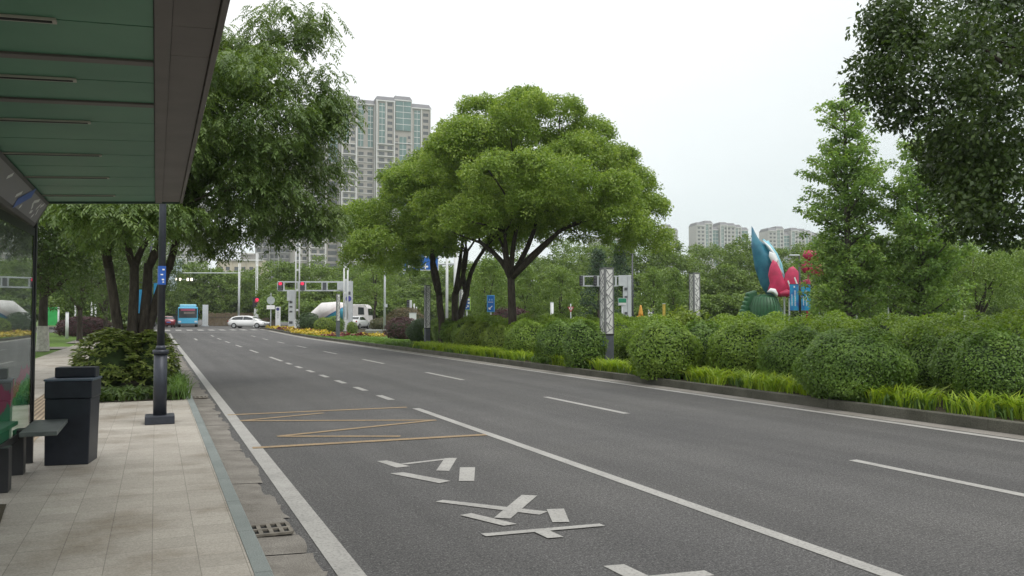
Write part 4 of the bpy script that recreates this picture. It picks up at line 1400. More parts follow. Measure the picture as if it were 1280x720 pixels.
D = 85
loc = place(436, D, .13)
t = thing('signal_gantry', 'grey traffic signal gantry with a framed beam and two lit red lights at the crossing', 'signal gantry', loc, -YAW)
S_ = D / FPX
def lx(px): return (px - 436) * S_
zt, zb = zl(351.5, D, loc), zl(364, D, loc)
mb = MB(); mb.b(lx(431.5), lx(440.5), -.22, .22, -.1, zt); mb.build('column', M_galv, t, bevel=.02)
mb = MB()
mb.b(lx(347), lx(431.3), -.06, .06, zt - .14, zt); mb.b(lx(347), lx(431.3), -.06, .06, zb, zb + .14)
for px in (347, 354.5, 372.5, 381.5, 402.5, 408.5): mb.b(lx(px) - .07, lx(px) + .07, -.055, .055, zb + .14, zt - .14)
mb.build('beam', M_galv, t)
MB().b(lx(421.5), lx(431.2), -.14, .14, zb + .145, zt - .145).build('control_box', M_galv, t)
MB().b(lx(403.2), lx(407.8), -.1, .1, zb + .145, zt - .145).build('signal_head', M_dkgrey, t)
signal(t, lx(350.5), (zt + zb) / 2, -.02, True, .46, .82)
signal(t, lx(378), (zt + zb) / 2, -.02, True, .46, .82)
mb = MB(); mb.cyl((lx(436), -.225, zl(373.5, D, loc)), .3, .02, 20, 'y'); mb.build('round_plate', simple('violet_plate', (0.06, 0.06, 0.30), .5), t)
MB().b(lx(434), lx(438.5), -.235, -.222, zl(368.5, D, loc), zl(364.5, D, loc)).build('camera_box', M_dkgrey, t)

loc2 = place(366, 88, .13)
t = thing('signal_post', 'broad grey signal post with dark boxes at the left end of the flower bed', 'signal post', loc2, -YAW)
S2 = 88 / FPX
def l2(px): return (px - 366) * S2
MB().b(l2(361), l2(369.5), -.2, .2, -.1, zl(363, 88, loc2)).build('post', M_galv, t, bevel=.02)
for (a, b, p0, p1) in ((359.5, 364.2, 376, 363.5),): MB().b(l2(a), l2(b), -.34, -.2, zl(p0, 88, loc2), zl(p1, 88, loc2)).build('control_box', M_galv, t)
for (a, b, p0, p1) in ((362.5, 366, 379, 376.5), (362.5, 366, 384.5, 382.5), (362.5, 366, 390.5, 388.5), (362.2, 366.5, 404.5, 401.5)):
    MB().b(l2(a), l2(b), -.23, -.2, zl(p0, 88, loc2), zl(p1, 88, loc2)).build('signal_head', M_dkgrey, t)

def twin_pole(label, px, D, top_py, gap_px, r, group='twin white lamp masts by the crossing', head=True, z=.13):
    loc = place(px, D, z)
    t = thing('lamp_mast', label, 'lamp mast', loc, -YAW, group)
    H = zl(top_py, D, loc); g = gap_px * D / FPX / 2
    for sx in (-1, 1):
        mb = MB(); mb.cyl((sx * g, 0, H / 2), r, H, 10); mb.build('pole', M_polewhite, t, True)
    for k in range(1, 6): MB().b(-g + r * .9, g - r * .9, -.02, .02, H * k / 6 - .1, H * k / 6 + .1).build('tie', M_polewhite, t)
    MB().b(-g - r, g + r, -r * 1.2, r * 1.2, 0, 1.0).build('plinth', M_polewhite, t)
    if head:
        mb = MB(); mb.b(-g - .15, g + .15, -.5, .12, H, H + .12); mb.build('lamp_head', M_galv, t)
    return t
twin_pole('tallest pair of white lamp masts, beside the broad signal post', 371.5, 80, 262, 4.6, .07)
twin_pole('shorter pair of white lamp masts at the signal gantry column', 432, 78, 318, 4.6, .075)
twin_pole('pair of thin white masts above the lit red pedestrian signal', 320.5, 112, 316, 2.0, .06, head=False, z=0)
twin_pole('thin pale pair of masts left of the white car, holding the overhead beam', 298.5, 120, 329, 1.7, .055, head=False, z=0)

loc = place(320, 108, 0)
t = thing('pedestrian_signal', 'pedestrian signal with glowing red lights on a white pedestal behind the white car', 'signal', loc, -YAW)
s_ = 108 / FPX
mb = MB(); mb.loft([[(-.32, -.2, -.1), (.32, -.2, -.1), (.32, .2, -.1), (-.32, .2, -.1)], [(-.2, -.15, zl(385, 108, loc)), (.2, -.15, zl(385, 108, loc)), (.2, .15, zl(385, 108, loc)), (-.2, .15, zl(385, 108, loc))]])
mb.build('pedestal', M_polewhite, t)
MB().b(-.4, .4, -.2, .2, zl(384.9, 108, loc), zl(371.5, 108, loc)).build('signal_head', M_black, t)
for sx in (.12, .28): 
    mb = MB(); mb.cyl((sx - .1, -.215, zl(375 if sx > .2 else 377, 108, loc)), .24 if sx > .2 else .17, .03, 14, 'y'); mb.build('lens', M_red_on if sx > .2 else simple('signal_red_dull', (.3, .02, .05), .5), t)

# round sign and information column
loc = place(338.5, 98, .1)
t = thing('road_sign', 'grey back of a round road sign above a white plate, right of the white car', 'road sign', loc, -YAW)
s_ = 98 / FPX
mb = MB(); mb.cyl((0, 0, zl(366, 98, loc) / 2), .05, zl(366, 98, loc), 8); mb.build('post', M_galv, t)
mb = MB(); mb.cyl((0, -.06, zl(375.5, 98, loc)), .48, .03, 24, 'y'); mb.build('disc', simple('sign_back', (.36, .40, .39), .5), t)
MB().b(-.48, .48, -.08, -.055, zl(386.5, 98, loc), zl(381.5, 98, loc)).build('plate', M_w, t)
loc = place(347.5, 98, .1)
t = thing('information_column', 'white information column with a blue disc at its top, beside the round sign', 'information column', loc, -YAW)
H = zl(383.5, 98, loc)
MB().b(-.28, .28, -.1, .1, -.1, H).build('panel', M_polewhite, t, bevel=.02)
mb = MB(); mb.cyl((0, -.105, H - .28), .19, .02, 18, 'y'); mb.build('disc', simple('navy_disc', (.03, .035, .16), .5), t)
mb = MB()
for k in range(4): mb.b(-.12, .12, -.112, -.1, H - .7 - k * .22, H - .58 - k * .22)
mb.build('lettering', simple('grey_mark', (.35, .36, .37), .6), t)
loc = place(257, 118, 0)
t = thing('information_column', 'blank white upright panel beside the blue bus', 'information column', loc, -YAW)
MB().b(-.42, .34, -.12, .12, -.05, zl(381, 118, loc)).build('panel', M_polewhite, t, bevel=.02)
MB().b(-.5, .42, -.18, .18, -.05, .12).build('foot', M_galv, t)

# reed fence behind the crossing
mb = MB(); rr = random.Random(3)
loc = place(300, 122, 0)
t = thing('reed_fence', 'brown upright reed fence below the trees behind the white car', 'fence', loc, -YAW)
for k in range(230):
    x = -5 + k * .045
    mb.box((x, rr.uniform(-.05, .05), .95 + rr.uniform(-.15, .12)), (.05, .04, 1.9), ry=rr.uniform(-.04, .04))
mb.build('reeds', bark_mat('reed_brown', (.12, .09, .055), (.27, .215, .145)), t)
MB().b(-5, 5.3, -.1, -.06, 1.25, 1.33).build('rail', M_bark_pale, t)

# overhead sign gantry seen from behind
loc = place(298, 120, 0)
D = 120; s_ = D / FPX
t = thing('sign_gantry', 'thin overhead gantry with blank grey sign backs and lit lamps above the blue bus', 'sign gantry', loc, -YAW)
def lg(px): return (px - 298) * s_
mb = MB(); mb.tube([(lg(298), .3, 0), (lg(298), .3, zl(340, D, loc))], .07, 10); mb.build('post', M_polewhite, t, True)
mb = MB(); mb.tube([(lg(298), .3, zl(341, D, loc)), (lg(188), .3, zl(341, D, loc))], .06, 8); mb.tube([(lg(262), .3, zl(323.5, D, loc)), (lg(190), .3, zl(323.5, D, loc))], .05, 8)
mb.tube([(lg(262), .3, zl(341, D, loc)), (lg(262), .3, zl(323, D, loc))], .05, 8)
mb.build('beam', M_polewhite, t, True)
M_back = simple('sign_back_blue', (.40, .47, .50), .5, .05)
MB().b(lg(192), lg(220), .1, .16, zl(363, D, loc), zl(342, D, loc)).build('sign_board', M_back, t)
MB().b(lg(213.5), lg(226), .1, .16, zl(341, D, loc), zl(324, D, loc)).build('sign_board', M_back, t)
for px, w in ((219.5, .2), (224.5, .3), (234, .3), (238.8, .3)):
    MB().b(lg(px) - w / 2 - .05, lg(px) + w / 2 + .05, .02, .3, zl(351.5, D, loc), zl(347.2, D, loc)).build('lamp_case', M_dkgrey, t)
    MB().b(lg(px) - w / 2, lg(px) + w / 2, 0, .019, zl(351, D, loc), zl(347.5, D, loc)).build('lamp', M_lamp_on, t)
mb = MB(); mb.tube([(lg(216), .25, zl(349.3, D, loc)), (lg(242), .25, zl(349.3, D, loc))], .04, 6); mb.build('lamp_bar', M_galv, t)

# second gantry across the far carriageway
D = 62
loc = place(787, D, .1)
t = thing('signal_gantry', 'grey signal gantry across the far carriageway behind the near lattice pillar', 'signal gantry', loc, -YAW)
s_ = D / FPX
def l3(px): return (px - 787) * s_
MB().b(l3(784.5), l3(789), -.16, .16, -.1, zl(344, D, loc)).build('column', M_galv, t, bevel=.02)
MB().b(l3(779), l3(784.2), -.13, .13, -.1, zl(357.5, D, loc)).build('column', M_galv, t)
MB().b(l3(773.5), l3(784.3), -.14, .14, zl(357.4, D, loc), zl(344, D, loc)).build('control_box', M_galv, t)
mb = MB(); mb.b(l3(726), l3(773.4), -.05, .05, zl(346, D, loc), zl(344.6, D, loc)); mb.b(l3(726), l3(773.4), -.05, .05, zl(358, D, loc), zl(356.6, D, loc))
for px in (729.5, 747.5, 770): mb.b(l3(px) - .07, l3(px) + .07, -.045, .045, zl(356.5, D, loc), zl(346.1, D, loc))
mb.build('beam', M_galv, t)
signal(t, l3(726.5), zl(351, D, loc), -.02, False, .25, .72)
signal(t, l3(744), zl(351, D, loc), -.02, False, .25, .72)
for (p0, p1) in ((363, 359.5), (373, 370), (393, 390)): MB().b(l3(780.5), l3(783.8), -.17, -.131, zl(p0, D, loc), zl(p1, D, loc)).build('signal_head', M_dkgrey, t)

def flat_sign(name, label, cat, px, D, p_top, p_bot, w_px, mat, post_px=None, z=.13, border=None, group=None):
    loc = place(px, D, z); s_ = D / FPX
    t = thing(name, label, cat, loc, -YAW, group)
    mb = MB(); mb.cyl((0, .05, zl(p_top, D, loc) / 2), .045, zl(p_top, D, loc), 10); mb.build('post', M_galv, t, True)
    w = w_px * s_ / 2
    b = MB().b(-w, w, -.03, .0, zl(p_bot, D, loc), zl(p_top, D, loc)).build('sign_plate', border or mat, t, bevel=.01)
    k = .05
    f = MB().b(-w + k, w - k, -.036, -.03, zl(p_bot, D, loc) + k, zl(p_top, D, loc) - k).build('sign_face', mat, b)
    return t, f, w, zl(p_bot, D, loc), zl(p_top, D, loc)
def arrow(mb, cx, cz, L, dx, y=-.045):
    """slanting arrow: dx<0 points down left, dx>0 up right"""
    an = math.radians(45)
    sg = 1 if dx > 0 else -1
    mb.box((cx, y, cz), (L, .004, L * .17), ry=-an)
    ex, ez = cx + sg * L * .42, cz + sg * L * .42
    mb.b(min(ex, ex - sg * L * .42), max(ex, ex - sg * L * .42), y - .004, y + .001, ez - L * .09, ez + L * .09)
    mb.b(ex - L * .09, ex + L * .09, y - .006, y + .0005, min(ez, ez - sg * L * .42), max(ez, ez - sg * L * .42))
    return mb
t, f, w, z0, z1 = flat_sign('road_sign', 'narrow blue road sign with a white arrow pointing down left, left of the forked trunk', 'road sign', 613.5, 50, 369, 390, 9.5, M_signblue, border=simple('sign_border_blue', (.08, .3, .62), .5))
mb = MB(); arrow(mb, 0.0, z0 + .28, .26, -1)
for k in range(5): mb.b(-.15 + k * .06, -.11 + k * .06, -.041, -.0365, (z0 + z1) / 2 + .07, (z0 + z1) / 2 + .11)
mb.build('lettering', M_w, f)
mb = MB(); mb.b(-.1, -.04, -.041, -.0365, z1 - .33, z1 - .22); mb.b(.04, .1, -.041, -.0365, z1 - .33, z1 - .22)
mb.build('lettering', simple('pale_blue', (.2, .45, .75), .5), f)
t, f, w, z0, z1 = flat_sign('road_sign', 'blue road sign with a yellow-green border and an up-right arrow beside the twin trunks', 'road sign', 583.5, 50, 371.5, 388, 9.5, M_signblue, border=simple('sign_border_lime', (.42, .62, .12), .5))
mb = MB(); arrow(mb, .02, z0 + .2, .2, 1)
for sx in (-.14, .06):
    for dz in (.16, .36): mb.b(sx, sx + .12, -.041, -.0365, z1 - dz - .05, z1 - dz + .07)
mb.build('lettering', M_w, f)
t, f, w, z0, z1 = flat_sign('street_sign', 'green street name plate on a thin post left of the far gantry column', 'street sign', 778, 48, 372.5, 382, 11, M_w, border=M_galv)
MB().b(-w + .03, w - .03, -.041, -.0365, z0 + (z1 - z0) * .38, z1 - .02).build('name_band', M_signgreen, f)

# yield triangle
loc = place(713.5, 60, .1); D = 60
t = thing('yield_sign', 'small white and red yield triangle on a thin post above the hedge', 'road sign', loc, -YAW)
mb = MB(); mb.cyl((0, .03, zl(390, D, loc) / 2 + .3), .035, zl(390, D, loc) + .6, 8); mb.build('post', M_galv, t, True)
zt_, zb_ = zl(383.5, D, loc), zl(390.5, D, loc)
MB().prism([(-.24, zt_), (.24, zt_), (0, zb_)], 'y', -.02, 0).build('plate', simple('yield_red', (.40, .045, .055), .5), t)
MB().prism([(-.15, zt_ - .06), (.15, zt_ - .06), (0, zb_ + .13)], 'y', -.026, -.021).build('face', M_w, t)
MB().b(-.04, .04, -.03, -.027, zt_ - .2, zt_ - .09).build('lettering', M_black, t)

# big blue direction sign behind the camphor tree
D = 78
loc = place(569, D, .13)
s_ = D / FPX
t = thing('direction_sign', 'big blue overhead direction sign on a white mast glimpsed through the twin-trunk tree', 'direction sign', loc, -YAW)
def l4(px): return (px - 569) * s_
for px in (558.5, 569.5):
    mb = MB(); mb.cyl((l4(px), .1, zl(300, D, loc) / 2), .2 if px > 560 else .13, zl(300, D, loc), 14); mb.build('mast', M_polewhite, t, True)
mb = MB(); mb.tube([(l4(569), .1, zl(330, D, loc)), (l4(500), .1, zl(330, D, loc))], .09, 8); mb.tube([(l4(569), .1, zl(316, D, loc)), (l4(500), .1, zl(316, D, loc))], .07, 8); mb.build('beam', M_galv, t, True)
fb = MB().b(l4(503.5), l4(548), -.05, 0, zl(338, D, loc), zl(308, D, loc)).build('sign_board', M_w, t)
ff = MB().b(l4(504.2), l4(547.3), -.06, -.051, zl(337.2, D, loc), zl(308.8, D, loc)).build('sign_face', M_signblue, fb)
mb = MB(); z_ = zl(333.2, D, loc)
mb.b(l4(509), l4(513), -.066, -.061, z_ - .1, z_ + .1); mb.prism([(l4(507), z_ - .12), (l4(510.5), z_ - .12), (l4(510.5), z_ + .3)], 'y', -.068, -.0612)
for k in range(4): mb.b(l4(515 + k * 3.1), l4(517.4 + k * 3.1), -.066, -.061, z_ - .16, z_ + .16)
mb.b(l4(528), l4(535), -.066, -.061, z_ - .08, z_ + .08); mb.b(l4(531), l4(532.2), -.0665, -.0612, z_ - .28, z_ + .28)
mb.b(l4(540), l4(546), -.066, -.061, z_ - .08, z_ + .08)
for (a, b) in ((512, 326), (517, 325), (530, 320), (536, 316), (522, 313)): mb.b(l4(a), l4(a + 3), -.066, -.061, zl(b + 1.5, D, loc), zl(b - 1.5, D, loc))
mb.build('lettering', M_w, ff)

# thin lamp poles
def thin_lamp(label, px, D, top_py, r, mat, arm=1.2, box=None, z=.13):
    loc = place(px, D, z)
    t = thing('street_lamp', label, 'street lamp', loc, -YAW, 'grey street lamps')
    H = zl(top_py, D, loc)
    mb = MB(); mb.tube([(0, 0, -.1), (0, 0, H)], [r * 1.3, r * .8], 10); mb.build('pole', mat, t, True)
    mb = MB(); mb.tube([(0, 0, H - .15), (arm * .5, 0, H + .12), (arm, 0, H + .15)], r * .5, 6); mb.build('arm', mat, t, True)
    mb = MB(); mb.box((arm * 1.15, 0, H + .15), (.5, .2, .1)); mb.build('lamp_head', mat, t)
    if box: mb = MB(); mb.box((.13, -.1, zl(box, D, loc)), (.22, .16, .28)); mb.build('meter_box', M_galv, t)
    return t
thin_lamp('grey lamp pole with a small box, right of the mixer truck', 480.8, 70, 306, .085, M_galv, .5, 382)
thin_lamp('thin dark grey lamp pole right of the far gantry column', 790.8, 58, 316, .06, M_dkgrey, -.8)
thin_lamp('thin grey pole behind the hedge under the second spire', 1110.5, 46, 360, .04, M_galv, .3)

D = 84
loc = place(512, D, .1)
t = thing('pedestrian_signal', 'small unlit traffic signal on a white post above the purple-red hedge', 'signal', loc, -YAW)
MB().b(-.0, .22, -.08, .08, -.1, zl(375, D, loc)).build('post', M_polewhite, t)
signal(t, -.14, zl(380, D, loc), 0, False, .28, .85)
def bollard(label, px, D, top_py, r, mat=None, name='bollard', z=.1, cap=True):
    loc = place(px, D, z)
    t = thing(name, label, 'bollard', loc, 0, 'white posts around the crossing')
    H = zl(top_py, D, loc)
    mb = MB(); mb.cyl((0, 0, H / 2), r, H, 14); mb.build('post', mat or M_polewhite, t, True)
    mb = MB(); mb.cyl((0, 0, H + .02), r * 1.06, .05, 14); mb.build('cap', M_galv, t, True)
    return t
bollard('stout white post above the hedge right of the forked trunk', 690, 60, 378.5, .12)
bollard('white post on the lawn before the purple hedge', 84, 56, 391, .10)
bollard('tall white pole left of the blue-topped pole on the left verge', 94, 76, 381, .07)
bollard('tall pale pole with a blue top on the left verge', 114.5, 78, 377, .08)
bollard('tall pale pole right of the blue-topped pole', 119, 78, 381, .09)
bollard('thin white post beside the small traffic signal', 517.5, 84, 380, .07)
bollard('thinner white post, second right of the small traffic signal', 520.5, 84, 384, .06)
bollard('white post near the feathery bright tree at the right', 1206.5, 40, 390.5, .06)
bollard('white post near the red shrub beside the sculpture', 1032, 50, 391, .11)
bollard('thin pale post right of the sculpture, under the tall conical tree', 1071, 50, 390, .05)
bollard('white pole beside the green board at the left', 73, 70, 384, .07)
# green board on the left
loc = place(66, 76, .1); D = 76
t = thing('notice_board', 'bright green notice board between the street trees on the left', 'notice board', loc, -YAW)
MB().b(-.55, .45, -.03, .03, .5, zl(384, D, loc)).build('board', simple('board_green', (.03, .36, .08), .5, .2, 2), t)
MB().b(-.5, -.42, .0, .06, -.1, .5).build('leg', M_galv, t); MB().b(.32, .4, 0, .06, -.1, .5).build('leg', M_galv, t)

# orange figure, white utility box, yellow post
loc = place(801, 52, .1); D = 52
t = thing('traffic_marker', 'orange tapered traffic marker with a wide base above the hedge', 'traffic marker', loc, -YAW)
mb = MB(); H = zl(381.5, D, loc)
mb.tube([(0, 0, H - .68), (0, 0, H - .5), (0, 0, H - .12), (0, 0, H)], [.17, .14, .075, .04], 14); mb.build('cone', M_orange, t, True)
mb = MB(); mb.b(-.24, .24, -.2, .2, H - .82, H - .68); mb.build('base', M_orange, t, bevel=.03)
mb = MB(); mb.b(-.15, .15, -.15, .15, -.1, H - .82); mb.build('plinth', M_galv, t)
loc = place(813, 52, .1)
t = thing('utility_box', 'white upright utility box with a dark edge next to the orange marker', 'utility box', loc, -YAW)
H = zl(385.5, D, loc)
MB().b(-.14, .1, -.1, .1, -.1, H).build('body', M_polewhite, t, bevel=.01); MB().b(.1, .2, -.09, .1, -.1, H - .02).build('side', M_dkgrey, t)
loc = place(830, 52, .1)
t = thing('marker_post', 'yellow square post above the hedge right of the white utility box', 'post', loc, -YAW)
H = zl(380, D, loc)
MB().b(-.08, .08, -.08, .08, -.1, H).build('post', simple('post_yellow', (.5, .38, .06), .5), t); MB().b(-.09, .09, -.09, .09, H, H + .04).build('cap', M_galv, t)
# pale low wall beyond the flower bed
loc = place(478, 66, .13); D = 66
t = thing('low_wall', 'pale concrete low wall between the white sedan and the purple-red hedge', 'wall', loc, -YAW)
MB().b(-1.3, 1.25, -.2, .2, -.1, .36).build('body', M_gutter_pale, t, bevel=.02); MB().b(-1.33, 1.28, -.23, .23, .361, .41).build('coping', M_polewhite, t)
loc = place(516, 62, .13)
t = thing('utility_box', 'small white box behind the purple-red hedge', 'utility box', loc, -YAW)
MB().b(-.25, .25, -.15, .15, -.1, zl(392, 62, loc)).build('body', M_polewhite, t, bevel=.02); MB().b(-.27, .27, -.17, .17, zl(392, 62, loc), zl(391, 62, loc)).build('lid', M_galv, t)

# ------------------------------------------------------------------ vehicles
def wheel(parent, x, y, r, w=.2):
    ty = MB(); ty.tube([(x, y - w / 2, r), (x, y - w * .35, r), (x, y + w * .35, r), (x, y + w / 2, r)], [r * .93, r, r, r * .93], 20)
    wh = ty.build('wheel', M_rubber, parent, True)
    sg = -1 if y < 0 else 1
    mb = MB(); mb.cyl((x, y + sg * (w / 2 + .004), r), r * .62, .012, 16, 'y'); rim = mb.build('rim', M_rim, wh)
    mb = MB()
    return wh

def car(label, loc, rz, paint, L=4.5, W=1.78, H=1.48, hatch=True):
    """nose towards +x"""
    t = thing('car', label, 'car', loc, rz)
    h = L / 2
    if hatch:
        prof = [(-h, .45, .92), (-h + .12, .32, .99), (-h + .5, .26, 1.0), (-.6, .24, .98), (.5, .24, .96), (1.0, .24, .94), (1.6, .25, .86), (h - .25, .28, .74), (h, .4, .62)]
        roof = [(-h + .1, .97), (-h + .45, 1.28), (-h + .95, 1.42), (-.5, 1.48), (.1, 1.46), (.6, 1.34), (1.35, .93)]
    else:
        prof = [(-h, .45, .95), (-h + .15, .32, 1.02), (-h + .8, .26, 1.03), (-.8, .24, .99), (.5, .24, .97), (1.1, .25, .92), (1.7, .27, .84), (h - .2, .3, .72), (h, .42, .62)]
        roof = [(-h + .65, 1.02), (-1.1, 1.36), (-.5, 1.45), (.0, 1.44), (.5, 1.33), (1.2, .95)]
    rings = []
    for (x, z0, z1) in prof:
        k = 1 - .16 * (abs(x) / h) ** 4
        w = W / 2 * k
        rings.append([(x, -w * .9, z0), (x, w * .9, z0), (x, w, z0 + .18), (x, w, (z0 + z1) / 2), (x, w * .95, z1 - .06), (x, w * .86, z1), (x, -w * .86, z1), (x, -w * .95, z1 - .06), (x, -w, (z0 + z1) / 2), (x, -w, z0 + .18)])
    MB().loft(rings).build('body', paint, t, True)
    def interp(x):
        for a, b in zip(roof[:-1], roof[1:]):
            if a[0] <= x <= b[0]: return a[1] + (b[1] - a[1]) * (x - a[0]) / (b[0] - a[0])
        return .9
    rings = []
    for (x, z) in roof:
        zb = .94
        w0 = W / 2 * .87; w1 = W / 2 * (.87 - .3 * max(0, z - zb))
        z = max(z, zb + .01)
        rings.append([(x, -w0, zb - .04), (x, w0, zb - .04), (x, w1, z - .05), (x, w1 * .9, z), (x, -w1 * .9, z), (x, -w1, z - .05)])
    MB().loft(rings).build('roof', paint, t, True)
    # side glass, windscreen, rear glass
    x0, x1 = roof[1][0] + .12, roof[-1][0] - .12
    for sg in (-1, 1):
        for (a, b, nm) in ((x0, -.42 if hatch else -.5, 'window'), (-.34 if hatch else -.42, .95, 'window')):
            pts = []
            n = 8
            for k in range(n + 1):
                x = a + (b - a) * k / n; pts.append((x, interp(x) - .10))
            pts = [(x, z) for x, z in pts if z > 1.0]
            poly = [(a, 1.0), (b, 1.0)] if pts[-1][0] > b - .1 else [(a, 1.0), (pts[-1][0] + .05, 1.0)]
            poly += list(reversed(pts))
            mb = MB()
            def yy(z): return sg * (W / 2 * (.87 - .3 * max(0, z - .94) * .95) + .006)
            mb.poly([(x, yy(z), z) for x, z in poly]); mb.build(nm, M_carglass, t)
    def slope_glass(a, b, nm, f0=.15, f1=.88, off=.008):
        pa = Vector((a[0], 0, a[1])).lerp(Vector((b[0], 0, b[1])), f0); pb = Vector((a[0], 0, a[1])).lerp(Vector((b[0], 0, b[1])), f1)
        d = (pb - pa).normalized(); nn = Vector((-d.z, 0, d.x)); nn = nn if nn.z > 0 else -nn
        pa += nn * off; pb += nn * off
        w0 = W / 2 * .78; w1 = W / 2 * .74
        MB().poly([(pa.x, -w0, pa.z), (pb.x, -w1, pb.z), (pb.x, w1, pb.z), (pa.x, w0, pa.z)]).build(nm, M_carglass, t)
    slope_glass(roof[-1], roof[-2], 'windscreen')
    slope_glass(roof[0], roof[1], 'rear_window')
    for x in (-h + .82, h - .88):
        for y in (-W / 2 + .1, W / 2 - .1):
            wheel(t, x, y, .325)
    M_head = simple('headlamp', (.7, .72, .74), .15, .05); M_tail = simple('tail_lamp', (.30, .012, .015), .25, .1)
    for sg in (-1, 1):
        MB().box((h - .16, sg * W * .36, .66), (.3, .28, .13), rz=-sg * .4).build('headlight', M_head, t, bevel=.03)
        MB().box((-h + .06, sg * W * .38, .84), (.12, .26, .18), rz=sg * .2).build('tail_light', M_tail, t, bevel=.03)
        MB().box((.95, sg * (W / 2 + .05), 1.0), (.12, .18, .12)).build('mirror', paint, t, bevel=.03)
    MB().b(-h - .015, -h + .02, -.24, .24, .60, .72).build('number_plate', M_signblue, t)
    return t
M_cw = simple('car_white', (.74, .75, .75), .22, .02, 2, 0, .5, 0, .6)
M_cr = simple('car_red', (.20, .022, .035), .25, .05, 2, .1, .5, 0, .6)
M_cs = simple('car_silver', (.55, .57, .58), .25, .04, 2, .3, .5, 0, .5)
x, y = XY(311, 97); car('white hatchback crossing the junction, seen from its right side', (x, y, rise(y) + .004), -YAW + rad(-6), M_cw)
x, y = XY(208, 104); car('dark red car heading away, half hidden behind the lamp post', (x, y, rise(y) + .004), rad(96), M_cr, 4.5, 1.8, 1.5, False)
x, y = XY(446, 92); car('white sedan seen from behind beside the mixer truck', (x, y, rise(y) + .004), rad(58), M_cw, 4.6, 1.8, 1.45, False)
x, y = XY(200, 112); car('pale silver car behind the dark red one at the kerb', (x, y, rise(y) + .004), rad(94), M_cs, 4.4, 1.75, 1.45, False)

# bus, nose to the camera
M_bus = simple('bus_blue', (.075, .42, .66), .3, .04, 2, 0, .5, 0, .4)
M_buslight = simple('bus_pale', (.28, .60, .72), .35, .05, 2)
x, y = XY(234.8, 107)
t = thing('bus', 'turquoise blue city bus with a dark windscreen facing the crossing', 'bus', (x, y, rise(y) + .004), rad(178))
Wb, Hb, Lb = 2.42, 2.62, 10.5       # local +y is the nose
mb = MB(); mb.b(-Wb / 2, Wb / 2, -Lb, 0, .34, Hb); mb.build('body', M_bus, t, bevel=.12)
mb = MB(); mb.b(-Wb * .42, Wb * .42, -Lb * .8, -.5, Hb, Hb + .36); mb.build('roof_pod', M_buslight, t, bevel=.1)
MB().b(-Wb * .455, Wb * .455, -.02, .02, 1.2, 2.42).build('windscreen', M_carglass, t, bevel=.015)
MB().b(-Wb * .36, Wb * .36, .022, .035, 2.12, 2.4).build('route_display', simple('route_display', (.34, .07, .13), .5, .3, 20), t)
MB().b(-Wb * .34, Wb * .2, .022, .03, 1.72, 2.0).build('windscreen_panel', simple('interior_beige', (.17, .15, .135), .6, .3, 3), t)  # beige panel just in front of the windscreen
MB().b(-Wb / 2 - .012, -Wb / 2 + .01, -Lb + .5, -.5, 1.25, 2.3).build('side_windows', M_carglass, t)
MB().b(Wb / 2 - .01, Wb / 2 + .012, -Lb + .5, -.5, 1.25, 2.3).build('side_windows', M_carglass, t)
MB().b(-Wb * .49, Wb * .49, -.02, .03, .34, .5).build('bumper', M_dkgrey, t)
for sg in (-1, 1):
    MB().b(sg * Wb * .40 - .16, sg * Wb * .40 + .16, 0, .025, .62, .82).build('headlight', simple('headlamp', (.7, .72, .74), .15), t)
    MB().b(sg * (Wb / 2 + .18) - .09, sg * (Wb / 2 + .18) + .09, .05, .2, 1.75, 2.15).build('mirror', M_black, t, bevel=.03)
    for yy in (-2.2, -8.0):
        mb = MB(); mb.cyl((sg * (Wb / 2 - .14), yy, .46), .46, .3, 18, 'x'); w_ = mb.build('wheel', M_rubber, t)
        mb = MB(); mb.cyl((sg * (Wb / 2 + .015), yy, .46), .26, .02, 14, 'x'); mb.build('rim', M_rim, w_)
    mb = MB(); mb.cyl((sg * (Wb / 2 - .2), -.9, .3), .3, .26, 16, 'x'); mb.build('wheel', M_rubber, t)
MB().b(Wb * .5 + .03, Wb * .5 + .62, -1.6, -1.5, .04, 1.5).build('open_door', simple('door_dark', (.05, .07, .08), .4), t)

# concrete mixer truck
x, y = XY(425, 99)
t = thing('mixer_truck', 'white concrete mixer truck with a blue swoosh on its drum, cab to the right', 'truck', (x, y, rise(y) + .004), -YAW + rad(-4))
def drum_mat():
    mt, nt, out = new_mat('drum_paint')
    v = obj_pos(nt); sp = N(nt, 'ShaderNodeSeparateXYZ'); nt.links.new(v, sp.inputs[0])
    w = N(nt, 'ShaderNodeMath', operation='MULTIPLY_ADD'); nt.links.new(sp.outputs[0], w.inputs[0]); w.inputs[1].default_value = .42; nt.links.new(sp.outputs[2], w.inputs[2])
    a = N(nt, 'ShaderNodeMath', operation='SUBTRACT'); nt.links.new(sp.outputs[2], a.inputs[0])
    b2 = N(nt, 'ShaderNodeMath', operation='MULTIPLY_ADD'); nt.links.new(sp.outputs[0], b2.inputs[0]); b2.inputs[1].default_value = .55; b2.inputs[2].default_value = 1.95
    nt.links.new(b2.outputs[0], a.inputs[1])
    r = ramp(nt, a.outputs[0], [(0, (.05, .36, .50)), (.18, (.012, .09, .33)), (.26, (.70, .68, .66)), (.62, (.64, .58, .57)), (.8, (.72, .71, .7))])
    f = noise(nt, 1.5, 5, v); k = ramp(nt, f, [(.3, (.8, .78, .77)), (.7, (1.03, 1.02, 1.02))])
    c = mixc(nt, 1, r, k, 'MULTIPLY')
    pbsdf(nt, out, c, .4)
    return mt
mb = MB()
mb.tube([(-4.0, 0, 1.15), (-3.6, 0, 1.3), (-2.0, 0, 1.98), (-.4, 0, 2.02), (.9, 0, 1.9), (1.5, 0, 1.8)], [.12, .42, 1.08, 1.14, 1.05, .8], 28)
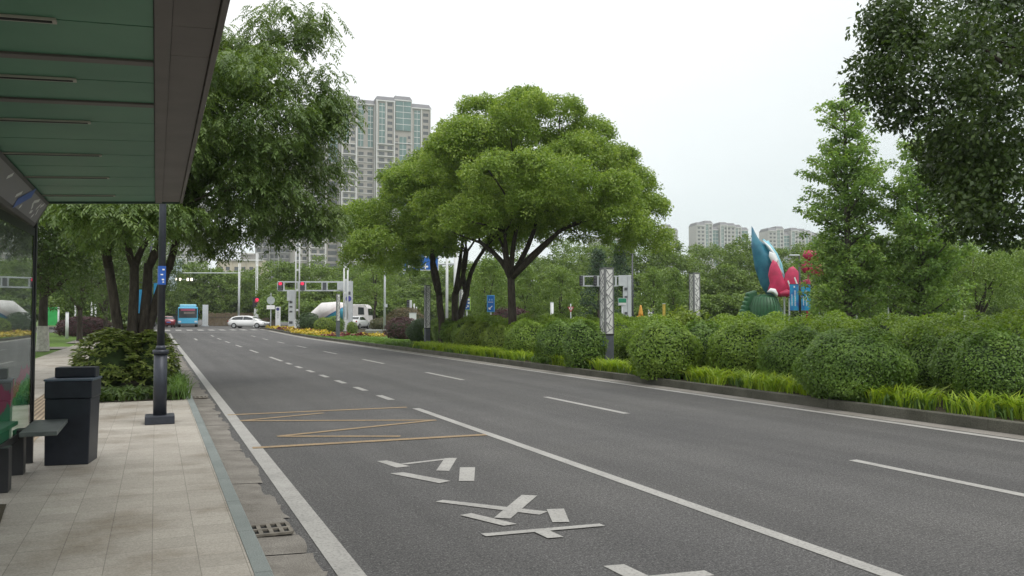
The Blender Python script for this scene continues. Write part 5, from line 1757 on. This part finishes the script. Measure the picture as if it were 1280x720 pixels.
mb.build('drum', drum_mat(), t, True)
mb = MB(); mb.b(-3.6, 3.6, -.45, .45, .75, .98); mb.build('chassis', M_dkgrey, t)
mb = MB(); mb.loft([[(1.75, -1.15, .6), (1.75, 1.15, .6), (1.75, 1.15, 2.82), (1.75, -1.15, 2.82)], [(3.3, -1.15, .55), (3.3, 1.15, .55), (3.3, 1.12, 2.82), (3.3, -1.12, 2.82)], [(3.78, -1.14, .5), (3.78, 1.14, .5), (3.62, 1.1, 2.4), (3.62, -1.1, 2.4)]])
mb.build('cab', simple('cab_white', (.66, .64, .63), .4, .08, 2), t, bevel=.06)
for sg in (-1, 1):
    mb = MB(); mb.poly([(2.5, sg * 1.158, 1.6), (3.25, sg * 1.158, 1.6), (3.18, sg * 1.146, 2.45), (2.5, sg * 1.154, 2.5)]); mb.build('window', M_carglass, t)
    MB().b(1.4, 1.7, sg * 1.05 - .05, sg * 1.05 + .05, .98, 2.3).build('ladder_rail', simple('cab_white', (.66, .64, .63)), t)
    for xx in (-2.6, -1.3, 2.75):
        wheel(t, xx, sg * 1.0, .5, .32)
    MB().b(-3.3, -.7, sg * 1.0 - .2, sg * 1.0 + .2, 1.05, 1.12).build('mudguard', M_dkgrey, t)
MB().poly([(3.73, -1.0, 1.55), (3.73, 1.0, 1.55), (3.66, 1.0, 2.3), (3.66, -1.0, 2.3)]).build('windscreen', M_carglass, t)
mb = MB(); mb.prism([(-4.1, .9), (-3.55, .9), (-3.5, 1.25), (-3.9, 1.3)], 'y', -.35, .35); mb.build('hopper', M_polewhite, t)

# ------------------------------------------------------------------ sculpture group
D = 55
loc = place(958, D, .1)
s_ = D / FPX
t = thing('sculpture', 'tall teal blade sculpture with white streaks rising over red petals and a green barrel base', 'sculpture', loc, -YAW)
def lp_(px, py): return ((px - 958) * s_, zl(py, D, loc))
def teal_mat():
    mt, nt, out = new_mat('sculpture_teal')
    v = obj_pos(nt); f = noise(nt, .9, 3, v)
    c = ramp(nt, f, [(.35, (.014, .095, .17)), (.65, (.035, .20, .28))])
    pbsdf(nt, out, c, .35); return mt
def solid(outline, y0, y1, belly, nm, mat, par, smooth=True):
    """rounded solid inside an outline: thick in the middle, thin at the rim"""
    pts = [lp_(*q) for q in outline]
    n = len(pts); cx = sum(p[0] for p in pts) / n; cz = sum(p[1] for p in pts) / n
    rings = []
    ym = (y0 + y1) / 2
    for k, (sc, yy) in enumerate(((.02, y0 - belly), (.4, y0 - belly * .9), (.75, y0 - belly * .55), (.93, y0 - belly * .2), (1.0, ym), (.93, y1 + belly * .2), (.75, y1 + belly * .55), (.02, y1 + belly))):
        rings.append([(cx + (p[0] - cx) * sc, yy, cz + (p[1] - cz) * sc) for p in pts])
    return MB().loft(rings).build(nm, mat, par, smooth)
blade = [(940.5, 283), (950, 297), (959, 307), (967, 318), (973, 330), (978, 350), (977, 365), (968, 372), (955, 374), (950, 358), (945, 338), (940.5, 310)]
blade = [(940.5, 282), (945, 292), (951, 300), (958, 306), (966, 315), (972, 328), (977, 345), (976, 360), (968, 372), (958, 368), (951, 356), (944, 335), (940, 308)]
b_ = solid(blade, -.05, .05, .5, 'blade', teal_mat(), t)
M_scw = simple('sculpture_white', (.70, .73, .73), .4, .06)
M_scl = simple('sculpture_pale_blue', (.22, .50, .60), .4, .06)
M_scr = simple('sculpture_red', (.46, .022, .085), .45, .22, 2.5)
M_scg = simple('sculpture_green', (.022, .105, .04), .5, .2, 3)
M_scd = simple('sculpture_dark_green', (.018, .08, .03), .5, .25, 5)
def ribbon(pxs, w, y, nm, mat, par):
    pts = [lp_(*q) for q in pxs]
    mb = MB(); mb.tube([(p[0], y[k] if hasattr(y, '__len__') else y, p[1]) for k, p in enumerate(pts)], [w * q for q in ((.25,) + (1,) * (len(pts) - 2) + (.25,))], 8)
    return mb.build(nm, mat, par, True)
ribbon([(954, 299), (961, 309), (967, 319), (972, 331), (975.5, 347), (975, 360)], .2, [-.12, -.3, -.42, -.45, -.4, -.3], 'edge_band', M_scl, t)
ribbon([(953, 301), (959, 309), (965, 319), (969, 329), (972, 340)], .085, [-.3, -.52, -.7, -.72, -.62], 'streak', M_scw, t)
solid([(958, 315), (964, 318), (966, 323), (970, 326), (967, 328), (971, 336), (976, 345), (973, 343), (966, 334), (960, 328), (957, 321)], -.82, -.8, .1, 'white_patch', M_scw, t)
solid([(958, 302), (962, 300), (966, 306), (963, 309)], .1, .14, .12, 'fin', M_scl, t)
solid([(954, 345), (956, 335), (960, 326), (965, 329), (969, 338), (973, 349), (977, 360), (976, 371), (968, 372), (959, 368), (953, 364), (956, 355)], -1.2, -1.1, .14, 'petal', M_scr, t)
solid([(972, 356), (975, 343), (980, 336), (985, 334), (991, 340), (994, 352), (998, 362), (991, 364), (984, 368), (976, 373)], -1.15, -1.1, .14, 'petal', M_scr, t)
solid([(966, 366), (976, 362), (984, 366), (980, 371), (968, 371)], -1.25, -1.2, .2, 'petal', M_scr, t)
mb = MB(); mb.tube([(lp_(950, 385)[0], -.2, 1.25), (lp_(968, 385)[0], .2, 1.25)], [1.15, 1.15], 24); mb.tube([(lp_(951, 385)[0], -.9, -.1), (lp_(951, 385)[0], -.9, 2.2), (lp_(951, 385)[0], -.9, 2.75), (lp_(951, 385)[0], -.9, 2.95)], [.95, .95, .75, .3], 24); mb.build('barrel', M_scg, t, True)
mb = MB()
for k in range(14):
    an = math.pi * (1.0 + k / 13)
    mb.tube([(lp_(951, 385)[0] + .955 * math.cos(an), -.9 + .955 * math.sin(an), 0), (lp_(951, 385)[0] + .955 * math.cos(an), -.9 + .955 * math.sin(an), 2.25), (lp_(951, 385)[0] + .76 * math.cos(an), -.9 + .76 * math.sin(an), 2.76), (lp_(951, 385)[0] + .3 * math.cos(an), -.9 + .3 * math.sin(an), 2.97)], .02, 5)
mb.build('barrel_rib', M_scd, t)
solid([(950, 366), (955, 361), (961, 362), (964, 368), (963, 372), (957, 367)], -1.5, -1.4, .15, 'white_crest', M_scw, t)
mb = MB()
for k in range(6):
    a = lp_(929 + k * 1.9, 395 - k * 5.2)
    mb.box((a[0], -.2, a[1] - .0), (.7, .6, .5), ry=-.3)
mb.build('leaf_steps', M_scg, t, bevel=.12)
for (p0, p1) in (((976, 352), (991, 396)), ((984, 348), (992, 372))):
    a, b = lp_(*p0), lp_(*p1); mb = MB(); mb.tube([(a[0], -1.5, a[1]), (b[0], -1.6, b[1])], .05, 6); mb.build('strut', M_scw, t)
for px in (967, 975, 981):
    a = lp_(px, 373); mb = MB(); mb.tube([(a[0], -.9, -.1), (a[0], -.9, a[1])], .06, 6); mb.build('support', M_galv, t)
solid([(975, 372), (980, 362), (985, 371)], -.9, -.85, .15, 'white_crest', M_scw, t)

loc = place(1004, 57, .1); D = 57; s_ = D / FPX
t = thing('sculpture', 'red flower-shaped sculpture of curled petals on a stem behind the blue banners', 'sculpture', loc, -YAW)
def lp_(px, py): return ((px - 1004) * s_, zl(py, D, loc))
solid([(995, 322), (998, 315), (1004, 313), (1011, 316), (1017, 323), (1013, 329), (1003, 328)], -1.5, -1.3, .3, 'petal', M_scr, t)
solid([(994, 329), (1002, 327), (1003, 341), (998, 343), (994, 337)], -1.3, -1.2, .2, 'petal', M_scr, t)
solid([(1002, 332), (1010, 330), (1018, 332), (1020, 345), (1012, 347), (1003, 343)], -1.5, -1.3, .25, 'petal', M_scr, t)
solid([(1000, 351), (1008, 349), (1010, 358), (1002, 359)], -.7, -.6, .2, 'petal', M_scr, t)
mb = MB(); mb.tube([(0, 0, -.1), (.05, -.8, 2.2), (-.02, -1.3, lp_(1004, 325)[1])], [.1, .07, .06], 8); mb.build('stem', M_scr, t, True)
loc = place(1025, 53, .1); D = 53; s_ = D / FPX
t = thing('sculpture', 'small red flower sculpture on slanting stakes at the foot of the tall conical tree', 'sculpture', loc, -YAW)
def lp_(px, py): return ((px - 1025) * s_, zl(py, D, loc))
solid([(1021, 382), (1022, 377), (1026, 376), (1029, 381), (1027, 387), (1023, 387)], -.1, .1, .2, 'petal', M_scr, t)
for (p0, p1) in (((1029, 380), (1038, 396)), ((1040, 385), (1046, 397)), ((1024, 384), (1024, 399))):
    a, b = lp_(*p0), lp_(*p1); mb = MB(); mb.tube([(a[0], 0, a[1]), (b[0], 0, b[1] - .2)], .04, 6); mb.build('stake', M_galv, t)

# park lamp with a pair of blue banners
D = 50
loc = place(1000, D, .1); s_ = D / FPX
t = thing('lamp_post', 'black park lamp post carrying a pair of blue banners before the red flower', 'lamp post', loc, -YAW)
H = zl(319.5, D, loc)
mb = MB(); mb.tube([(0, 0, -.1), (0, 0, H)], [.075, .05], 10); mb.build('pole', M_black, t, True)
mb = MB(); mb.box((-.3, 0, H + .02), (.62, .2, .1)); mb.build('lamp_head', M_galv, t, bevel=.03)
def banner_mat():
    mt, nt, out = new_mat('banner_blue')
    v = obj_pos(nt); f = noise(nt, 1.6, 2, v)
    c = ramp(nt, f, [(.38, (.012, .33, .56)), (.52, (.012, .22, .47)), (.62, (.018, .10, .36))]); pbsdf(nt, out, c, .55); return mt
M_ban = banner_mat()
for k, (a, b) in enumerate(((987.5, 998.6), (1001.8, 1013.5))):
    x0, x1 = (a - 1000) * s_, (b - 1000) * s_
    bo = MB().b(x0, x1, -.006, .006, zl(388, D, loc), zl(355.5, D, loc)).build('banner', M_ban, t)
    mb = glyphs(MB(), x0 + .08, zl(368, D, loc), .10, 6, True, -.008, 1.15, 7 + k); glyphs(mb, x0 + .26, zl(363, D, loc), .12, 7, True, -.008, 1.15, 17 + k)
    mb.b(x0 + .24, x0 + .32, -.009, -.0065, zl(359.5, D, loc), zl(357.5, D, loc))
    mb.build('lettering', M_w, bo)
mb = MB(); mb.tube([((986.8 - 1000) * s_, 0, zl(355.2, D, loc)), ((1014 - 1000) * s_, 0, zl(355.2, D, loc))], .018, 6); mb.build('banner_rod', M_black, t); mb = MB(); mb.tube([((986.8 - 1000) * s_, 0, zl(388.3, D, loc)), ((1014 - 1000) * s_, 0, zl(388.3, D, loc))], .018, 6); mb.build('banner_rod', M_black, t)

# ------------------------------------------------------------------ apartment towers
def tower_mats(k):
    wall = simple('tower_wall_%s' % k, {'beige': (.34, .32, .295), 'grey': (.27, .265, .26), 'pale': (.42, .415, .40), 'cream': (.5, .45, .36)}[k], .85, .06, .4)
    return wall
M_trim = simple('tower_trim', (.60, .60, .59), .7, .04, .5)
M_twin = simple('tower_window', (.085, .095, .10), .2, .3, .25)
M_tgreen = simple('tower_green_glass', (.13, .21, .20), .18, .15, .3)
M_troof = simple('tower_roof', (.17, .17, .18), .8, .1, .4)
WINCAP = 100
def tower(label, px0, D, bays, top_py, fh=3.0, turn=0.0, wall='beige', depth=16, low_py=345, group=None, cap=WINCAP, name='apartment_tower', flat=False):
    """bays left to right: (width m, set-back m, kind, drop m)"""
    loc = place(px0, D, 0)
    t = thing(name, label, 'apartment tower', loc, -YAW + turn, group)
    H = zl(top_py, D, loc); zlow = max(0, zl(low_py, D, loc) - 4)
    wm = tower_mats(wall)
    W = MB(); T = MB(); GL = []; win = []; Rf = MB()
    x = 0
    for bi_, (w, off, kind, drop) in enumerate(bays):
        h = H - drop
        a, b = x, x + w
        W.b(a, b - .004, off, off + depth, 0, h)
        # parapet / roof
        if kind == 'crown':
            W.b(a, b - .01, off - .5, off + .0, h - 20, h - 3.4 * 1.0) if False else None
        if not flat:
            Rf.loft([[(a - .2, off - .5, h + .01), (b + .2, off - .5, h + .01), (b + .2, off + depth, h + .01), (a - .2, off + depth, h + .01)], [(a + .6, off + 1.6, h + 2.3), (b - .6, off + 1.6, h + 2.3), (b - .6, off + depth - 2, h + 2.3), (a + .6, off + depth - 2, h + 2.3)]])
        T.b(a - .15, b + .15, off - .55, off + .3, h - .55, h)
        nf = int(h / fh)
        mid = h - 7 * fh
        T.b(a, b, off - .45, off - .01, mid - .35, mid)
        if kind in ('glass', 'mix'):
            gw = w * (.34 if kind == 'mix' else .62)
            for gx in ((a + w * .25, a + w * .75) if kind == 'mix' else (a + w / 2,)):
                GL.append((gx - gw / 2 * (.8 if kind == 'mix' else 1), gx + gw / 2 * (.8 if kind == 'mix' else 1), off, mid + .3, h - 1.2))
        if kind == 'bal':
            GL.append((a + w * .16, a + w * .46, off, mid + .3, h - 1.4))
            T.b(a + w * .52 - .2, a + w * .52 + .2, off - .5, off - .006, mid, h - .56)
        if kind == 'box':
            GL.append((a + .5, b - .5, off - .35, h - 5 * fh, h - .8))
            GL.append((a + w * .3, a + w * .7, off, zlow, h - 6 * fh))
        for k in range(nf):
            z = k * fh
            if z < zlow: continue
            if kind == 'bal':
                if z < mid - fh:
                    T.b(a + .4, b - .4, off - .5, off - .012, z + .15, z + .5)
                    win.append((a + w * .3, off, z + 1.6, w * .3, 1.7))
                win.append((a + w * .74, off, z + 1.6, w * .26, 1.6))
            elif kind == 'win' or (kind == 'mix' and z < mid - fh):
                win.append((a + w * .27, off, z + 1.5, w * .26, 1.5)); win.append((a + w * .73, off, z + 1.5, w * .26, 1.5))
                T.b(a + w * .08, b - w * .08, off - .25, off - .012, z + .25, z + .5)
            elif kind == 'glass' and z < mid - fh:
                win.append((a + w * .5, off, z + 1.5, w * .6, 1.9))
            elif kind == 'box' and z < h - 6 * fh:
                win.append((a + w * .14, off, z + 1.5, w * .15, 1.3)); win.append((a + w * .86, off, z + 1.5, w * .15, 1.3))
        # white piers at bay edges
        if kind in ('bal', 'glass', 'mix'):
            for px_ in (a + .28, b - .28):
                T.b(px_ - .25, px_ + .25, off - .6, off - .005, max(0, zlow - 2), h - .56)
        x += w
    wo = W.build('wall', wm, t)
    if not flat: Rf.build('roof', M_troof, t)
    T.build('trim', M_trim, t)
    for (a, b, off, z0, z1) in GL:
        if z1 - z0 < 1: continue
        g = MB().b(a, b, off - .12, off + .02, z0, z1).build('glass_bay', M_tgreen, t)
        mb = MB(); z = z0 + fh
        while z < z1 - .5:
            mb.b(a, b, off - .18, off - .121, z - .14, z + .14); z += fh
        mb.b((a + b) / 2 - .08, (a + b) / 2 + .08, off - .17, off - .1215, z0, z1)
        mb.build('mullion', M_trim, g)
    win.sort(key=lambda q: -q[2])
    meshes = {}
    for (cx, off, cz, ww, hh) in win[:cap]:
        key = (round(ww, 3), round(hh, 3))
        if key not in meshes:
            o = MB().b(-ww / 2, ww / 2, -.05, .02, -hh / 2, hh / 2).build('window', M_twin, t); meshes[key] = o.data
        else:
            o = bpy.data.objects.new('window', meshes[key]); COL.objects.link(o); o.parent = t
        o.location = (cx, off, cz)
    if len(win) > cap:
        mb = MB()
        for (cx, off, cz, ww, hh) in win[cap:]: mb.b(cx - ww / 2, cx + ww / 2, off - .05, off + .02, cz - hh / 2, cz + hh / 2)
        mb.build('windows', M_twin, t, kind='stuff')
    return t
DT = 380
tower('tall beige and green-glass apartment tower rising behind the left camphor tree', 366, DT,
      [(6.8, 0, 'win', 14), (7.8, -2, 'bal', 13), (6.8, 2, 'glass', 10), (7.2, -1.5, 'bal', 1), (9.2, 1, 'mix', 1.8), (9.0, -1.5, 'bal', 0), (8.5, -.5, 'box', -1.2), (10.0, 1.0, 'bal', 1.5)], 114, 3.0, rad(20), 'beige', 16, 336)
tower('darker grey apartment tower left of the main tower, seen below the drooping leaves', 318, 410, [(6.5, 0, 'win', 0), (5, 1.5, 'bal', 2), (5.5, 0, 'win', 0), (5, 1.5, 'bal', 1)], 170, 3.0, rad(10), 'grey', 16, 346, cap=80)
tower('slim pale apartment tower at the left above the blue bus, behind the lamp post', 193, 560, [(7, 0, 'win', 0), (6, 1.2, 'bal', 2), (7, 0, 'win', 0), (6, 1.2, 'bal', 0), (5, 0, 'win', 4)], 236, 3.0, rad(6), 'pale', 16, 350, cap=80)
tower('low cream apartment block with a flat roof between the left towers', 270, 330, [(6, 0, 'win', 0), (6, .5, 'win', 0), (6, 0, 'win', 0)], 324, 3.2, rad(5), 'cream', 12, 352, flat=True, name='apartment_block')
tower('plain grey block just right of the cream apartment block', 300, 335, [(5, 0, 'win', 0)], 316, 3.2, rad(5), 'grey', 12, 352, flat=True, name='apartment_block')
FARG = 'far apartment towers above the park trees'
FB = [(7, -1, 'win', 0), (6.5, 0, 'bal', -1.5), (6, 1.5, 'box', 3.0), (6, -1, 'bal', -.5), (7, 0, 'win', 0), (5.5, 1, 'bal', 1.0), (6, 1.5, 'box', 3)]
tower('far apartment tower left of the teal blade, broad with green glass tops', 871, 640, FB, 281, 3.0, rad(10), 'pale', 16, 325, FARG, 80)
tower('far apartment tower right of the teal blade, partly behind the conical tree', 961, 655, FB, 288, 3.0, rad(10), 'pale', 16, 325, FARG, 80)
tower('far narrow apartment tower right of the camphor crown', 822, 640, [(6.5, 0, 'bal', 1), (6, 1.0, 'box', 0), (5, 0, 'win', 3)], 283, 3.0, rad(14), 'pale', 16, 325, FARG, 60)
tower('far apartment tower peeping under the right end of the camphor crown', 742, 640, [(7, 0, 'win', 1), (6.5, 1, 'bal', 0), (6, 0, 'box', 1), (7, 0, 'win', 0), (6, 0, 'bal', 2)], 297, 3.0, rad(10), 'pale', 16, 325, FARG, 60)
tower('far apartment tower low between the two teal-blade neighbours and the spires', 1035, 690, [(7, 0, 'win', 1), (6.5, 1, 'bal', 0), (6, 0, 'box', 1), (7, 0, 'win', 0)], 296, 3.0, rad(10), 'pale', 16, 325, FARG, 50)
# ------------------------------------------------------------------ sky, light, air
w = bpy.data.worlds.new('World'); scene.world = w
w.use_nodes = True
nt = w.node_tree; nt.nodes.clear()
out = N(nt, 'ShaderNodeOutputWorld'); bg = N(nt, 'ShaderNodeBackground'); bg.inputs[1].default_value = 1.0
SUN_EL, SUN_AZ = rad(58), rad(150)            # azimuth from +Y towards +X
sky = N(nt, 'ShaderNodeTexSky', sky_type='NISHITA'); sky.sun_disc = False
sky.sun_elevation = SUN_EL; sky.sun_rotation = SUN_AZ; sky.dust_density = 2.0
tc = N(nt, 'ShaderNodeTexCoord'); sp = N(nt, 'ShaderNodeSeparateXYZ'); nt.links.new(tc.outputs['Generated'], sp.inputs[0])
mp = N(nt, 'ShaderNodeMapping'); mp.inputs['Scale'].default_value = (1, 1, 3.0); nt.links.new(tc.outputs['Generated'], mp.inputs[0])
nz = noise(nt, 1.6, 5, mp.outputs[0], .55)
cl = ramp(nt, sp.outputs[2], [(0.0, (.74, .80, .81)), (.12, (.83, .89, .90)), (.26, (.97, 1.0, 1.0)), (.45, (1.12, 1.13, 1.13)), (1.0, (1.45, 1.46, 1.48))])
k = ramp(nt, nz, [(.3, (.93, .935, .94)), (.7, (1.06, 1.06, 1.06))])
cl = mixc(nt, 1.0, cl, k, 'MULTIPLY')
# the cloud sheet is thinner and brighter towards the left of the road
dt = N(nt, 'ShaderNodeVectorMath', operation='DOT_PRODUCT'); nt.links.new(tc.outputs['Generated'], dt.inputs[0]); dt.inputs[1].default_value = (1, 0, 0)
kk = ramp(nt, dt.outputs['Value'], [(.12, (1.12, 1.1, 1.09)), (.45, (1.05, 1.05, 1.05)), (.78, (.885, .91, .915))])
cl = mixc(nt, 1.0, cl, kk, 'MULTIPLY')
sk = mixc(nt, 1.0, sky.outputs[0], (.1, .1, .1), 'MULTIPLY')
c = mixc(nt, 0.93, sk, cl)
nt.links.new(c, bg.inputs[0]); nt.links.new(bg.outputs[0], out.inputs[0])
sd = bpy.data.lights.new('sun', 'SUN'); sd.energy = 1.4; sd.angle = rad(22); sd.color = (1.0, .96, .9)
so = bpy.data.objects.new('sun', sd); COL.objects.link(so)
d = Vector((math.sin(SUN_AZ) * math.cos(SUN_EL), math.cos(SUN_AZ) * math.cos(SUN_EL), math.sin(SUN_EL)))
so.rotation_euler = d.to_track_quat('Z', 'Y').to_euler()
so.location = (0, 0, 30)

if HAZE:
    mb = MB(); mb.b(-700, 1100, -70, 1000, -1.2, 150)
    mt = bpy.data.materials.new('haze_air'); mt.use_nodes = True; nt = mt.node_tree; nt.nodes.clear()
    out = N(nt, 'ShaderNodeOutputMaterial'); pv = N(nt, 'ShaderNodeVolumePrincipled')
    pv.inputs['Color'].default_value = (.9, .94, .96, 1); pv.inputs['Density'].default_value = HAZE; pv.inputs['Anisotropy'].default_value = 0.2
    nt.links.new(pv.outputs[0], out.inputs['Volume'])
    tag(mb.build('haze', mt), 'pale haze in the air towards the far towers', 'haze', None, 'stuff')
    scene.cycles.volume_bounces = 1

vs = scene.view_settings
vs.view_transform = 'Standard'; vs.look = 'None'; vs.exposure = EXPOSURE; vs.gamma = 1; vs.use_curve_mapping = False
scene.cycles.max_bounces = 8
scene.cycles.diffuse_bounces = 4
scene.cycles.transparent_max_bounces = 8
bpy.context.view_layer.update()
